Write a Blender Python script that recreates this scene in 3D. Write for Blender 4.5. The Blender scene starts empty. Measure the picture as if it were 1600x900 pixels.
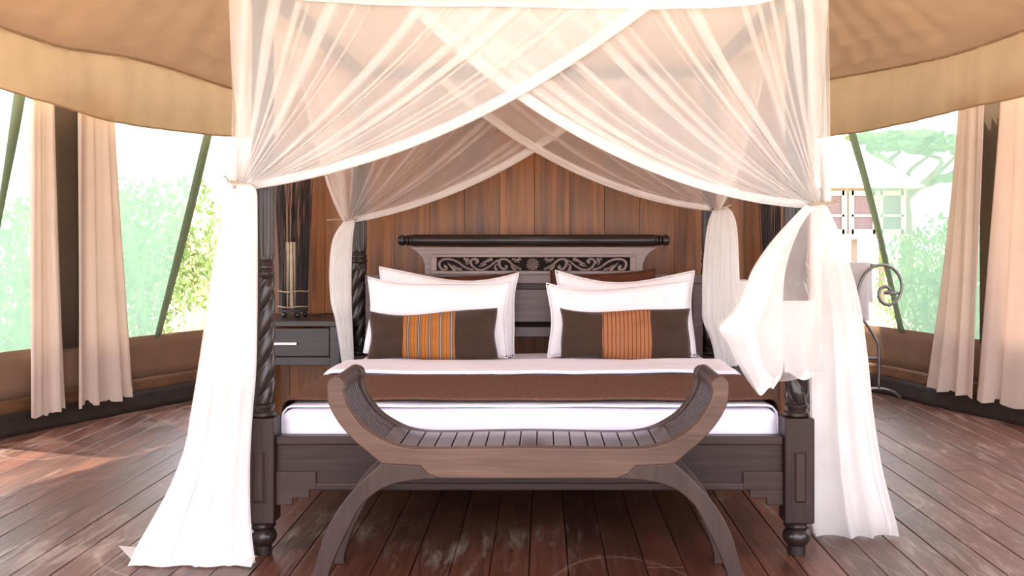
import bpy, bmesh, math, random
from mathutils import Vector, Matrix
random.seed(7)
S = bpy.context.scene
COL = S.collection
PI = math.pi

# ------------------------------------------------------------------ camera, sky, sun, exposure
F, VX, VY, CX, CH = 1668.0, 848.0, 369.0, 0.049, 1.19     # focal length in px, vanishing point, camera x and height
cam_d = bpy.data.cameras.new('camera')
cam_d.sensor_width = 36.0
cam_d.lens = 36.0 * F / 1600.0
cam_d.shift_x = -(VX - 800.0) / 1600.0
cam_d.shift_y = -(450.0 - VY) / 1600.0
cam_d.clip_end = 500
cam = bpy.data.objects.new('camera', cam_d)
COL.objects.link(cam)
cam.location = (CX, 0, CH)
cam.rotation_euler = (PI / 2, 0, 0)
S.camera = cam

world = bpy.data.worlds.new('sky')
S.world = world
world.use_nodes = True
wn = world.node_tree
bg = wn.nodes['Background']
bg.inputs[0].default_value = (0.94, 0.925, 1.0, 1)
bg.inputs[1].default_value = 2.6

sun_d = bpy.data.lights.new('sun', 'SUN')
sun_d.energy = 5.0
sun_d.angle = math.radians(1.0)
sun_d.color = (1.0, 0.9, 0.76)
sun = bpy.data.objects.new('sun', sun_d)
COL.objects.link(sun)
sun.location = (-10, 15, 20)
sun.rotation_euler = Vector((0.52, -0.46, -1.3)).to_track_quat('-Z', 'Y').to_euler()

vs = S.view_settings
vs.view_transform = 'Standard'
vs.look = 'None'
vs.gamma = 1.0
vs.exposure = 1.05
vs.use_curve_mapping = False
S.cycles.transparent_max_bounces = 24
S.cycles.max_bounces = 10
S.cycles.diffuse_bounces = 5
S.cycles.transmission_bounces = 8

# ------------------------------------------------------------------ pixel helpers
def at(px, py, Y):
    return Vector((CX + (px - VX) * Y / F, Y, CH - (py - VY) * Y / F))

def lerp(a, b, t):
    return a + (b - a) * t

def interp(tab, x):
    """piecewise linear table [(x, y)], sorted"""
    if x <= tab[0][0]:
        return tab[0][1]
    for (x0, y0), (x1, y1) in zip(tab, tab[1:]):
        if x <= x1:
            return y0 + (y1 - y0) * (x - x0) / (x1 - x0)
    return tab[-1][1]

def smooth_line(pts, n):
    """Catmull-Rom through pts, n samples"""
    P = [Vector(p) for p in pts]
    P = [P[0] * 2 - P[1]] + P + [P[-1] * 2 - P[-2]]
    m = len(P) - 3
    out = []
    for i in range(n):
        t = i / (n - 1) * m
        k = min(int(t), m - 1)
        f = t - k
        a, b, c, d = P[k:k + 4]
        out.append(0.5 * ((2 * b) + (c - a) * f + (2 * a - 5 * b + 4 * c - d) * f * f + (3 * b - a - 3 * c + d) * f ** 3))
    return out

# ------------------------------------------------------------------ materials
MATS = {}
def new_mat(name):
    m = bpy.data.materials.new(name)
    m.use_nodes = True
    nt = m.node_tree
    nt.nodes.clear()
    MATS[name] = m
    return m, nt, nt.nodes, nt.links

def N(nodes, typ, **kw):
    n = nodes.new(typ)
    for k, v in kw.items():
        if k.startswith('i_'):
            n.inputs[int(k[2:])].default_value = v
        else:
            setattr(n, k, v)
    return n

def ramp(nodes, stops):
    r = nodes.new('ShaderNodeValToRGB')
    e = r.color_ramp.elements
    while len(e) < len(stops):
        e.new(0.5)
    for k, (p, c) in enumerate(stops):
        e[k].position = p
        e[k].color = (c[0], c[1], c[2], 1)
    return r

def plain(name, col, rough=0.7, metal=0.0, var=0.12, nscale=25, bump=0.0, bscale=120, spec=0.5, sheen=0.0):
    m, nt, n, l = new_mat(name)
    out = N(n, 'ShaderNodeOutputMaterial')
    b = N(n, 'ShaderNodeBsdfPrincipled')
    tc = N(n, 'ShaderNodeTexCoord')
    no = N(n, 'ShaderNodeTexNoise')
    no.inputs['Scale'].default_value = nscale
    no.inputs['Detail'].default_value = 4
    l.new(tc.outputs['Object'], no.inputs['Vector'])
    r = ramp(n, [(0.25, [c * (1 - var) for c in col]), (0.75, [min(1, c * (1 + var)) for c in col])])
    l.new(no.outputs['Fac'], r.inputs['Fac'])
    l.new(r.outputs['Color'], b.inputs['Base Color'])
    b.inputs['Roughness'].default_value = rough
    b.inputs['Metallic'].default_value = metal
    b.inputs['Specular IOR Level'].default_value = spec
    if sheen:
        b.inputs['Sheen Weight'].default_value = sheen
    if bump:
        bn = N(n, 'ShaderNodeTexNoise')
        bn.inputs['Scale'].default_value = bscale
        bn.inputs['Detail'].default_value = 3
        l.new(tc.outputs['Object'], bn.inputs['Vector'])
        bp = N(n, 'ShaderNodeBump')
        bp.inputs['Strength'].default_value = bump
        bp.inputs['Distance'].default_value = 0.01
        l.new(bn.outputs['Fac'], bp.inputs['Height'])
        l.new(bp.outputs['Normal'], b.inputs['Normal'])
    l.new(b.outputs[0], out.inputs[0])
    return m

def wood(name, dark, light, axis='X', rough=0.4, scale=1.0, spread=0.15, bump=0.15, wear=None, spec=0.5, rings=0.35):
    """grain stretched along one axis of the object, tone per object, optional pale wear laid out in world space"""
    m, nt, n, l = new_mat(name)
    out = N(n, 'ShaderNodeOutputMaterial')
    b = N(n, 'ShaderNodeBsdfPrincipled')
    tc = N(n, 'ShaderNodeTexCoord')
    oi = N(n, 'ShaderNodeObjectInfo')
    mp = N(n, 'ShaderNodeMapping')
    lo, hi = 1.2 * scale, 26.0 * scale
    mp.inputs['Scale'].default_value = {'X': (lo, hi, hi), 'Y': (hi, lo, hi), 'Z': (hi, hi, lo)}[axis]
    off = N(n, 'ShaderNodeVectorMath', operation='SCALE')
    cmb = N(n, 'ShaderNodeCombineXYZ')
    for k in range(3):
        l.new(oi.outputs['Random'], cmb.inputs[k])
    l.new(cmb.outputs[0], off.inputs[0])
    off.inputs['Scale'].default_value = 37.0
    add = N(n, 'ShaderNodeVectorMath', operation='ADD')
    l.new(tc.outputs['Object'], add.inputs[0])
    l.new(off.outputs[0], add.inputs[1])
    l.new(add.outputs[0], mp.inputs['Vector'])
    n1 = N(n, 'ShaderNodeTexNoise')
    n1.inputs['Scale'].default_value = 1.0
    n1.inputs['Detail'].default_value = 6
    n1.inputs['Roughness'].default_value = 0.65
    n1.inputs['Distortion'].default_value = 0.8
    l.new(mp.outputs[0], n1.inputs['Vector'])
    n2 = N(n, 'ShaderNodeTexNoise')
    n2.inputs['Scale'].default_value = 2.5 * scale
    n2.inputs['Detail'].default_value = 3
    l.new(add.outputs[0], n2.inputs['Vector'])
    mx = N(n, 'ShaderNodeMix', data_type='FLOAT')
    mx.inputs[0].default_value = rings
    l.new(n1.outputs['Fac'], mx.inputs[2])
    l.new(n2.outputs['Fac'], mx.inputs[3])
    r = ramp(n, [(0.30, dark), (0.70, light)])
    l.new(mx.outputs[0], r.inputs['Fac'])
    hv = N(n, 'ShaderNodeHueSaturation')
    mr = N(n, 'ShaderNodeMapRange')
    mr.inputs['To Min'].default_value = 1 - spread
    mr.inputs['To Max'].default_value = 1 + spread
    l.new(oi.outputs['Random'], mr.inputs['Value'])
    l.new(mr.outputs[0], hv.inputs['Value'])
    l.new(r.outputs['Color'], hv.inputs['Color'])
    colour = hv.outputs['Color']
    rough_sock = None
    if wear:
        geo = N(n, 'ShaderNodeNewGeometry')
        wm = N(n, 'ShaderNodeMapping')
        wm.inputs['Scale'].default_value = wear['scale']
        l.new(geo.outputs['Position'], wm.inputs['Vector'])
        w1 = N(n, 'ShaderNodeTexNoise')
        w1.inputs['Scale'].default_value = 1.0
        w1.inputs['Detail'].default_value = 7
        w1.inputs['Roughness'].default_value = 0.74
        w1.inputs['Distortion'].default_value = 0.5
        l.new(wm.outputs[0], w1.inputs['Vector'])
        w2 = N(n, 'ShaderNodeTexNoise')
        w2.inputs['Scale'].default_value = 0.9
        w2.inputs['Detail'].default_value = 2
        l.new(geo.outputs['Position'], w2.inputs['Vector'])
        ml = N(n, 'ShaderNodeMath', operation='MULTIPLY')
        l.new(w1.outputs['Fac'], ml.inputs[0])
        l.new(w2.outputs['Fac'], ml.inputs[1])
        wr = ramp(n, [(wear['lo'], (0, 0, 0)), (wear['hi'], (1, 1, 1))])
        l.new(ml.outputs[0], wr.inputs['Fac'])
        k = N(n, 'ShaderNodeMath', operation='MULTIPLY')
        k.inputs[1].default_value = wear['amount']
        l.new(wr.outputs['Color'], k.inputs[0])
        # thin scratches: the zero line of a smooth noise field
        s1 = N(n, 'ShaderNodeTexNoise')
        s1.inputs['Scale'].default_value = 0.8
        s1.inputs['Detail'].default_value = 0.6
        l.new(geo.outputs['Position'], s1.inputs['Vector'])
        sb = N(n, 'ShaderNodeMath', operation='SUBTRACT')
        sb.inputs[1].default_value = 0.53
        l.new(s1.outputs['Fac'], sb.inputs[0])
        ab = N(n, 'ShaderNodeMath', operation='ABSOLUTE')
        l.new(sb.outputs[0], ab.inputs[0])
        sr = ramp(n, [(0.0, (0.5, 0.5, 0.5)), (0.004, (0, 0, 0))])
        l.new(ab.outputs[0], sr.inputs['Fac'])
        sm = N(n, 'ShaderNodeMath', operation='MULTIPLY')
        l.new(sr.outputs['Color'], sm.inputs[0])
        l.new(w2.outputs['Fac'], sm.inputs[1])
        ad = N(n, 'ShaderNodeMath', operation='ADD', use_clamp=True)
        l.new(k.outputs[0], ad.inputs[0])
        l.new(sm.outputs[0], ad.inputs[1])
        mc = N(n, 'ShaderNodeMix', data_type='RGBA')
        l.new(ad.outputs[0], mc.inputs[0])
        l.new(colour, mc.inputs[6])
        mc.inputs[7].default_value = (*wear['col'], 1)
        colour = mc.outputs[2]
    l.new(colour, b.inputs['Base Color'])
    b.inputs['Roughness'].default_value = rough
    b.inputs['Specular IOR Level'].default_value = spec
    bp = N(n, 'ShaderNodeBump')
    bp.inputs['Strength'].default_value = bump
    bp.inputs['Distance'].default_value = 0.006
    l.new(n1.outputs['Fac'], bp.inputs['Height'])
    l.new(bp.outputs['Normal'], b.inputs['Normal'])
    l.new(b.outputs[0], out.inputs[0])
    return m

def cloth(name, col, alpha=1.0, trans=0.4, weave=0.0, var=0.05, nscale=6.0, bump=0.0, bscale=14.0, stretch=(1, 1, 1)):
    """thin fabric: diffuse + translucent, open weave lets part of the light straight through"""
    m, nt, n, l = new_mat(name)
    out = N(n, 'ShaderNodeOutputMaterial')
    tc = N(n, 'ShaderNodeTexCoord')
    mp = N(n, 'ShaderNodeMapping')
    mp.inputs['Scale'].default_value = stretch
    l.new(tc.outputs['Object'], mp.inputs['Vector'])
    no = N(n, 'ShaderNodeTexNoise')
    no.inputs['Scale'].default_value = nscale
    no.inputs['Detail'].default_value = 4
    l.new(mp.outputs[0], no.inputs['Vector'])
    r = ramp(n, [(0.3, [c * (1 - var) for c in col]), (0.7, [min(1, c * (1 + var)) for c in col])])
    l.new(no.outputs['Fac'], r.inputs['Fac'])
    d = N(n, 'ShaderNodeBsdfDiffuse')
    t = N(n, 'ShaderNodeBsdfTranslucent')
    l.new(r.outputs['Color'], d.inputs['Color'])
    l.new(r.outputs['Color'], t.inputs['Color'])
    mx = N(n, 'ShaderNodeMixShader')
    mx.inputs[0].default_value = trans
    l.new(d.outputs[0], mx.inputs[1])
    l.new(t.outputs[0], mx.inputs[2])
    last = mx
    if bump:
        bn = N(n, 'ShaderNodeTexNoise')
        bn.inputs['Scale'].default_value = bscale
        bn.inputs['Detail'].default_value = 3
        l.new(mp.outputs[0], bn.inputs['Vector'])
        bp = N(n, 'ShaderNodeBump')
        bp.inputs['Strength'].default_value = bump
        bp.inputs['Distance'].default_value = 0.03
        l.new(bn.outputs['Fac'], bp.inputs['Height'])
        l.new(bp.outputs['Normal'], d.inputs['Normal'])
        l.new(bp.outputs['Normal'], t.inputs['Normal'])
    if alpha < 1:
        tr = N(n, 'ShaderNodeBsdfTransparent')
        mx2 = N(n, 'ShaderNodeMixShader')
        if weave:
            wn_ = N(n, 'ShaderNodeTexNoise')
            wn_.inputs['Scale'].default_value = 5
            wn_.inputs['Detail'].default_value = 5
            l.new(mp.outputs[0], wn_.inputs['Vector'])
            mr = N(n, 'ShaderNodeMapRange')
            mr.inputs['From Min'].default_value = 0.3
            mr.inputs['From Max'].default_value = 0.7
            mr.inputs['To Min'].default_value = alpha - weave
            mr.inputs['To Max'].default_value = alpha + weave
            l.new(wn_.outputs['Fac'], mr.inputs['Value'])
            l.new(mr.outputs[0], mx2.inputs[0])
        else:
            mx2.inputs[0].default_value = alpha
        l.new(tr.outputs[0], mx2.inputs[1])
        l.new(mx.outputs[0], mx2.inputs[2])
        last = mx2
    l.new(last.outputs[0], out.inputs[0])
    return m

def striped(name, stops, freq, centre=0.0):
    m, nt, n, l = new_mat(name)
    out = N(n, 'ShaderNodeOutputMaterial')
    b = N(n, 'ShaderNodeBsdfPrincipled')
    tc = N(n, 'ShaderNodeTexCoord')
    sp = N(n, 'ShaderNodeSeparateXYZ')
    l.new(tc.outputs['Object'], sp.inputs[0])
    mu = N(n, 'ShaderNodeMath', operation='MULTIPLY_ADD')
    mu.inputs[1].default_value = freq
    mu.inputs[2].default_value = 20.0 + centre
    l.new(sp.outputs['X'], mu.inputs[0])
    fr = N(n, 'ShaderNodeMath', operation='FRACT')
    l.new(mu.outputs[0], fr.inputs[0])
    r = ramp(n, stops)
    r.color_ramp.interpolation = 'CONSTANT'
    l.new(fr.outputs[0], r.inputs['Fac'])
    l.new(r.outputs['Color'], b.inputs['Base Color'])
    b.inputs['Roughness'].default_value = 0.9
    b.inputs['Specular IOR Level'].default_value = 0.1
    l.new(b.outputs[0], out.inputs[0])
    return m

wood('floor_wood', (0.036, 0.011, 0.006), (0.185, 0.070, 0.042), 'Y', rough=0.38, scale=1.7, spread=0.30, bump=0.35, rings=0.3,
     wear=dict(scale=(20.0, 3.2, 5.0), lo=0.285, hi=0.385, amount=0.55, col=(0.44, 0.34, 0.28)))
wood('wall_wood', (0.050, 0.014, 0.003), (0.36, 0.120, 0.018), 'Z', rough=0.38, scale=0.8, spread=0.30, bump=0.1, rings=0.25)
wood('bed_wood_x', (0.021, 0.011, 0.010), (0.062, 0.035, 0.031), 'X', rough=0.38, spec=0.28)
wood('bed_wood_y', (0.021, 0.011, 0.010), (0.062, 0.035, 0.031), 'Y', rough=0.38, spec=0.28)
wood('bed_wood_z', (0.018, 0.010, 0.009), (0.050, 0.028, 0.025), 'Z', rough=0.38, spec=0.28)
wood('post_wood', (0.0112, 0.0072, 0.0064), (0.0320, 0.0208, 0.0184), 'Z', rough=0.27, bump=0.05)
wood('rail_wood', (0.008, 0.006, 0.006), (0.020, 0.014, 0.013), 'X', rough=0.22, bump=0.03)
wood('head_wood', (0.14, 0.095, 0.088), (0.34, 0.255, 0.24), 'X', rough=0.40)
wood('head_panel_wood', (0.085, 0.058, 0.060), (0.19, 0.14, 0.14), 'X', rough=0.4)
wood('carving_wood', (0.10, 0.066, 0.063), (0.24, 0.17, 0.16), 'X', rough=0.34)
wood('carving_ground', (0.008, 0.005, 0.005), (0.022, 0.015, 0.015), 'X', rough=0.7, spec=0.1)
wood('bench_frame_wood', (0.052, 0.027, 0.019), (0.165, 0.094, 0.066), 'X', rough=0.42, spread=0.05, spec=0.35)
wood('bench_arm_wood', (0.020, 0.012, 0.013), (0.060, 0.038, 0.040), 'X', rough=0.36, spread=0.1, bump=0.03, spec=0.35)
wood('bench_leg_wood', (0.028, 0.016, 0.014), (0.068, 0.039, 0.033), 'Z', rough=0.40, spec=0.3)
wood('bench_slat_wood', (0.026, 0.016, 0.019), (0.070, 0.047, 0.054), 'Y', rough=0.2, spread=0.1, bump=0.03, spec=1.0)
wood('night_wood', (0.0180, 0.0132, 0.0144), (0.0492, 0.0378, 0.0396), 'X', rough=0.38)
wood('sleeper_wood', (0.08, 0.035, 0.015), (0.22, 0.10, 0.04), 'Y', rough=0.6)
plain('under_floor', (0.012, 0.008, 0.006), 0.9)
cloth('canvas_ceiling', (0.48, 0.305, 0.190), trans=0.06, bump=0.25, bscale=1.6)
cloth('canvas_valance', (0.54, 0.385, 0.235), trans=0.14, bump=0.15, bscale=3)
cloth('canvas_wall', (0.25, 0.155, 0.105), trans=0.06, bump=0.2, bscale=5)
cloth('canvas_column', (0.1100, 0.0798, 0.0550), trans=0.03)  # wall canvas between the windows, its shade put into a darker colour
plain('tarp', (0.026, 0.018, 0.014), 0.7, bump=0.5, bscale=12, spec=0.2)
cloth('curtain_cloth', (0.86, 0.725, 0.63), trans=0.34, var=0.03)
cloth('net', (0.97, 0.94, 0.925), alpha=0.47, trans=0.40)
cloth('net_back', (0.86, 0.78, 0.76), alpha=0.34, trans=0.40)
cloth('net_hem', (0.97, 0.95, 0.96), alpha=0.92, trans=0.35)
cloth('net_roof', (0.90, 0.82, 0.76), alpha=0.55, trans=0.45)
cloth('net_tail', (0.98, 0.955, 0.945), alpha=0.76, trans=0.36)
cloth('net_tail_dense', (0.98, 0.96, 0.955), alpha=0.88, trans=0.33)
cloth('mesh_screen', (0.205, 0.345, 0.28), alpha=0.74, trans=0.6, weave=0.05, nscale=9, stretch=(1, 1, 0.35))
cloth('mesh_edge', (0.22, 0.27, 0.17), alpha=0.93, trans=0.3)
plain('linen', (0.86, 0.85, 0.96), 0.85, var=0.02, bump=0.35, bscale=7, spec=0.15)
plain('pillow_linen', (0.86, 0.84, 0.88), 0.85, var=0.02, bump=0.5, bscale=6, spec=0.15)
plain('runner_cloth', (0.150, 0.076, 0.050), 0.9, var=0.25, nscale=60, bump=0.5, bscale=300, spec=0.1)
plain('brown_cloth', (0.0527, 0.0298, 0.0198), 0.92, var=0.12, nscale=12, bump=0.3, bscale=200, spec=0.1, sheen=0.2)
plain('rust_cloth', (0.0920, 0.0336, 0.0176), 0.9, var=0.2, nscale=20, bump=0.3, bscale=40, spec=0.1)
striped('stripe_wide', [(0.0, (0.2940, 0.1190, 0.0455)), (0.16, (0.4340, 0.1540, 0.0210)), (0.34, (0.2800, 0.0420, 0.0140)), (0.40, (0.4340, 0.1680, 0.0350)),
                        (0.52, (0.2520, 0.1400, 0.0840)), (0.70, (0.0280, 0.0175, 0.0140)), (0.76, (0.4900, 0.3850, 0.2940)), (0.82, (0.1400, 0.0700, 0.0420)), (0.9, (0.2520, 0.1330, 0.0700))], 18.0)
striped('stripe_fine', [(0.0, (0.3750, 0.1500, 0.0638)), (0.30, (0.2700, 0.0900, 0.0338)), (0.45, (0.1200, 0.0450, 0.0225)), (0.6, (0.3900, 0.1650, 0.0750)), (0.8, (0.3000, 0.1500, 0.0900))], 48.0)
plain('twig', (0.035, 0.024, 0.026), 0.7, var=0.4, nscale=90)
plain('lamp_paper', (0.78, 0.62, 0.42), 0.8)
plain('twine', (0.42, 0.34, 0.24), 0.9)
plain('steel', (0.22, 0.20, 0.20), 0.32, metal=0.8)
plain('handle_metal', (0.85, 0.82, 0.80), 0.25, metal=0.6)
plain('black_plastic', (0.01, 0.01, 0.01), 0.4)
plain('towel_cloth', (0.82, 0.79, 0.82), 0.95, var=0.02, bump=0.5, bscale=150)
plain('white_box', (0.85, 0.83, 0.80), 0.6, var=0.01)
plain('dry_ground', (0.62, 0.52, 0.33), 0.95, var=0.25, nscale=1.2, spec=0.05)
plain('leaf_green', (0.20, 0.30, 0.11), 0.7, var=0.4, nscale=1.5, spec=0.1)
plain('leaf_dry', (0.78, 0.68, 0.44), 0.8, var=0.3, nscale=1.5, spec=0.1)
plain('bark', (0.22, 0.17, 0.13), 0.9)
plain('thatch_pale', (0.86, 0.82, 0.76), 0.9)
plain('cabin_wall', (0.42, 0.35, 0.30), 0.9)
plain('cabin_trim', (0.62, 0.55, 0.48), 0.8)
plain('cabin_pane', (0.16, 0.11, 0.12), 0.25)
plain('hill_ground', (0.42, 0.44, 0.42), 0.95, spec=0.05)

# ------------------------------------------------------------------ mesh builder
class MB:
    def __init__(self):
        self.v, self.f = [], []
    def add(self, verts, faces):
        o = len(self.v)
        self.v += [tuple(p) for p in verts]
        self.f += [tuple(i + o for i in f) for f in faces]
        return self
    def box(self, x0, x1, y0, y1, z0, z1):
        v = [(x, y, z) for z in (z0, z1) for y in (y0, y1) for x in (x0, x1)]
        return self.add(v, [(0, 2, 3, 1), (4, 5, 7, 6), (0, 1, 5, 4), (2, 6, 7, 3), (0, 4, 6, 2), (1, 3, 7, 5)])
    def obox(self, c, ax, half):
        """oriented box: centre, three axes, half sizes"""
        c = Vector(c)
        v = []
        for sz in (-1, 1):
            for sy in (-1, 1):
                for sx in (-1, 1):
                    v.append(c + ax[0] * half[0] * sx + ax[1] * half[1] * sy + ax[2] * half[2] * sz)
        return self.add(v, [(0, 2, 3, 1), (4, 5, 7, 6), (0, 1, 5, 4), (2, 6, 7, 3), (0, 4, 6, 2), (1, 3, 7, 5)])
    def prism_xz(self, poly, y0, y1):
        """polygon [(x, z)] extruded along y"""
        n = len(poly)
        a = sum(poly[i][0] * poly[(i + 1) % n][1] - poly[(i + 1) % n][0] * poly[i][1] for i in range(n))
        if a < 0:
            poly = poly[::-1]
        v = [(x, y0, z) for x, z in poly] + [(x, y1, z) for x, z in poly]
        f = [tuple(range(n)), tuple(range(2 * n - 1, n - 1, -1))]
        f += [(i, i + n, (i + 1) % n + n, (i + 1) % n) for i in range(n)]
        return self.add(v, f)
    def lathe(self, prof, seg=24, c=(0, 0), axis='Z', shape=None):
        """profile [(r, h)] turned about an axis through c; shape(theta, h) scales the radius"""
        v, f = [], []
        for r, h in prof:
            for k in range(seg):
                t = 2 * PI * k / seg
                q = r * (shape(t, h) if shape else 1)
                a, b = q * math.cos(t), q * math.sin(t)
                if axis == 'Z':
                    v.append((c[0] + a, c[1] + b, h))
                elif axis == 'Y':
                    v.append((c[0] + b, h, c[1] + a))
                else:
                    v.append((h, c[0] + a, c[1] + b))
        for i in range(len(prof) - 1):
            for k in range(seg):
                k2 = (k + 1) % seg
                f.append((i * seg + k, i * seg + k2, (i + 1) * seg + k2, (i + 1) * seg + k))
        f.append(tuple(range(seg - 1, -1, -1)))
        f.append(tuple((len(prof) - 1) * seg + k for k in range(seg)))
        return self.add(v, f)
    def tube(self, pts, rad, seg=8, cap=True, flat=1.0):
        pts = [Vector(p) for p in pts]
        n = len(pts)
        rr = rad if isinstance(rad, (list, tuple)) else [rad] * n
        v, f = [], []
        up = Vector((0, 0, 1))
        t0 = (pts[1] - pts[0]).normalized()
        if abs(t0.dot(up)) > 0.9:
            up = Vector((0, 1, 0))
        nrm = (up - t0 * up.dot(t0)).normalized()
        for i in range(n):
            t = (pts[min(i + 1, n - 1)] - pts[max(i - 1, 0)]).normalized()
            nrm = (nrm - t * nrm.dot(t)).normalized()
            bi = t.cross(nrm)
            for k in range(seg):
                a = 2 * PI * k / seg
                v.append(pts[i] + (nrm * math.cos(a) + bi * math.sin(a) * flat) * rr[i])
        for i in range(n - 1):
            for k in range(seg):
                k2 = (k + 1) % seg
                f.append((i * seg + k, i * seg + k2, (i + 1) * seg + k2, (i + 1) * seg + k))
        if cap:
            f.append(tuple(range(seg - 1, -1, -1)))
            f.append(tuple((n - 1) * seg + k for k in range(seg)))
        return self.add(v, f)
    def grid(self, rows, close=False):
        """rows: list of equal-length point lists"""
        m = len(rows[0])
        v = [p for r in rows for p in r]
        f = []
        for i in range(len(rows) - 1):
            for j in range(m - (0 if close else 1)):
                j2 = (j + 1) % m
                f.append((i * m + j, i * m + j2, (i + 1) * m + j2, (i + 1) * m + j))
        return self.add(v, f)
    def build(self, name, mat, parent=None, smooth=False, bevel=0.0, solid=0.0, origin=None, angle=None):
        me = bpy.data.meshes.new(name)
        v = self.v
        if origin is not None:
            ox, oy, oz = origin
            v = [(a - ox, b - oy, c - oz) for a, b, c in v]
        me.from_pydata(v, [], self.f)
        me.update()
        me.materials.append(MATS[mat])
        if smooth:
            me.shade_smooth()
            if angle:
                me.set_sharp_from_angle(angle=math.radians(angle))
        o = bpy.data.objects.new(name, me)
        COL.objects.link(o)
        if origin is not None:
            o.location = origin
        if parent is not None:
            o.parent = parent
            o.location = Vector(o.location) - world_loc(parent)
        if bevel:
            b = o.modifiers.new('bevel', 'BEVEL')
            b.width = bevel
            b.segments = 2
            b.limit_method = 'ANGLE'
        if solid:
            s = o.modifiers.new('solid', 'SOLIDIFY')
            s.thickness = solid
            s.offset = 0
        return o

def world_loc(o):
    w = Vector((0, 0, 0))
    while o is not None:
        w += o.location
        o = o.parent
    return w

def tag(o, label=None, cat=None, group=None, kind=None):
    if label: o['label'] = label
    if cat: o['category'] = cat
    if group: o['group'] = group
    if kind: o['kind'] = kind
    return o

def empty(name, loc=(0, 0, 0)):
    o = bpy.data.objects.new(name, None)
    o.empty_display_size = 0.1
    COL.objects.link(o)
    o.location = loc
    return o

def copy_tree(o, parent=None):
    c = o.copy()
    COL.objects.link(c)
    c.parent = parent
    for ch in list(o.children):
        copy_tree(ch, c)
    return c

# ------------------------------------------------------------------ the tent: plan of the wall, read off the foot of the canvas where it shows
RING = [(-3.62, 0.2), (-3.60, 3.2), (-3.45, 5.5), (-3.19, 6.38), (-2.90, 7.06), (-2.53, 7.85), (-2.0, 8.6), (-1.2, 9.2), (0, 9.45),
        (1.25, 9.3), (2.1, 8.9), (2.63, 8.24), (2.88, 7.46), (3.12, 6.82), (3.40, 5.6), (3.55, 3.2), (3.60, 0.2)]  # front ends are unseen, lengthened so the roof blocks light from above

def ring_pts(a, b, step=0.12, inset=0.0):
    """points of the wall plan between parameters a and b (index along RING), moved inwards by inset"""
    P = [Vector((x, y, 0)) for x, y in RING]
    n = max(2, int((b - a) * 0.85 / step))
    out = []
    for i in range(n + 1):
        t = a + (b - a) * i / n
        out.append(ring_at(t, inset))
    return out

def ring_at(t, inset=0.0):
    P = [Vector((x, y, 0)) for x, y in RING]
    m = len(P) - 1
    t = max(0, min(m - 1e-6, t))
    k = int(t)
    f = t - k
    A = P[max(k - 1, 0)]; B = P[k]; C = P[k + 1]; D = P[min(k + 2, m)]
    p = 0.5 * ((2 * B) + (C - A) * f + (2 * A - 5 * B + 4 * C - D) * f * f + (3 * B - A - 3 * C + D) * f ** 3)
    d = 0.5 * ((C - A) + 2 * (2 * A - 5 * B + 4 * C - D) * f + 3 * (3 * B - A - 3 * C + D) * f * f)
    nrm = Vector((d.y, -d.x, 0)).normalized()      # points inwards (right of the left-to-back direction)
    return p + nrm * inset

def ring_param(px, inset=0.0):
    """parameter where the sight line through column px meets the wall"""
    lo, hi = (2.0, 8.0) if px < VX else (8.0, 15.0)
    def g(t):
        p = ring_at(t, inset)
        return VX + F * (p.x - CX) / p.y - px
    best, bt = None, lo
    n = 600
    prev = g(lo)
    for i in range(1, n + 1):
        t = lo + (hi - lo) * i / n
        c = g(t)
        if prev * c <= 0:
            return t - (hi - lo) / n * abs(c) / (abs(c) + abs(prev) + 1e-9)
        prev = c
    return lo if px < VX and g(lo) > 0 else (hi if px > VX else lo)

def wall_pt(px, py, inset=0.0):
    p = ring_at(ring_param(px, inset), inset)
    return Vector((p.x, p.y, CH - (py - VY) * p.y / F))

# floor slab below the boards, then the boards themselves
mb = MB()
mb.box(-3.75, 3.75, -1.5, 9.6, -0.30, -0.045)
floor = mb.build('floor', 'under_floor')
tag(floor, 'worn reddish brown floorboards laid lengthwise under the bed', kind='structure')

def ring_far(x):
    """how far back the tent reaches at this x"""
    best = 2.5
    for i in range(400):
        p = ring_at(16 * i / 400.0)
        if abs(p.x - x) < 0.06:
            best = max(best, p.y)
    return best

PW = 0.14
plank_meshes = {}
def plank_mesh(L):
    L = round(L, 2)
    if L not in plank_meshes:
        me = bpy.data.meshes.new('plank')
        b = MB()
        w = PW / 2 - 0.0018
        e = 0.002
        sec = [(-w, -0.04), (w, -0.04), (w, -e), (w - e, 0), (-w + e, 0), (-w, -e)]
        v = [(x, -L / 2, z) for x, z in sec] + [(x, L / 2, z) for x, z in sec]
        n = 6
        f = [tuple(range(n)), tuple(range(2 * n - 1, n - 1, -1))] + [(i, i + n, (i + 1) % n + n, (i + 1) % n) for i in range(n)]
        me.from_pydata(v, [], f)
        me.update()
        me.materials.append(MATS['floor_wood'])
        plank_meshes[L] = me
    return plank_meshes[L]
x = -3.64 + PW / 2
while x < 3.66:
    far = ring_far(x) + 0.10
    y = 0.6 + random.uniform(0, 1.2) - 1.5
    first = True
    while y < far - 0.05:
        L = random.choice([1.8, 2.4, 3.0, 3.6])
        if y + L > far or far - (y + L) < 0.5:
            L = round(far - y, 2)
        o = bpy.data.objects.new('plank', plank_mesh(L - 0.004))
        COL.objects.link(o)
        o.parent = floor
        o.location = (x, y + L / 2, random.uniform(-0.0012, 0.0005))
        o.rotation_euler.z = PI if random.random() < 0.5 else 0
        y += L
    x += PW

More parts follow.
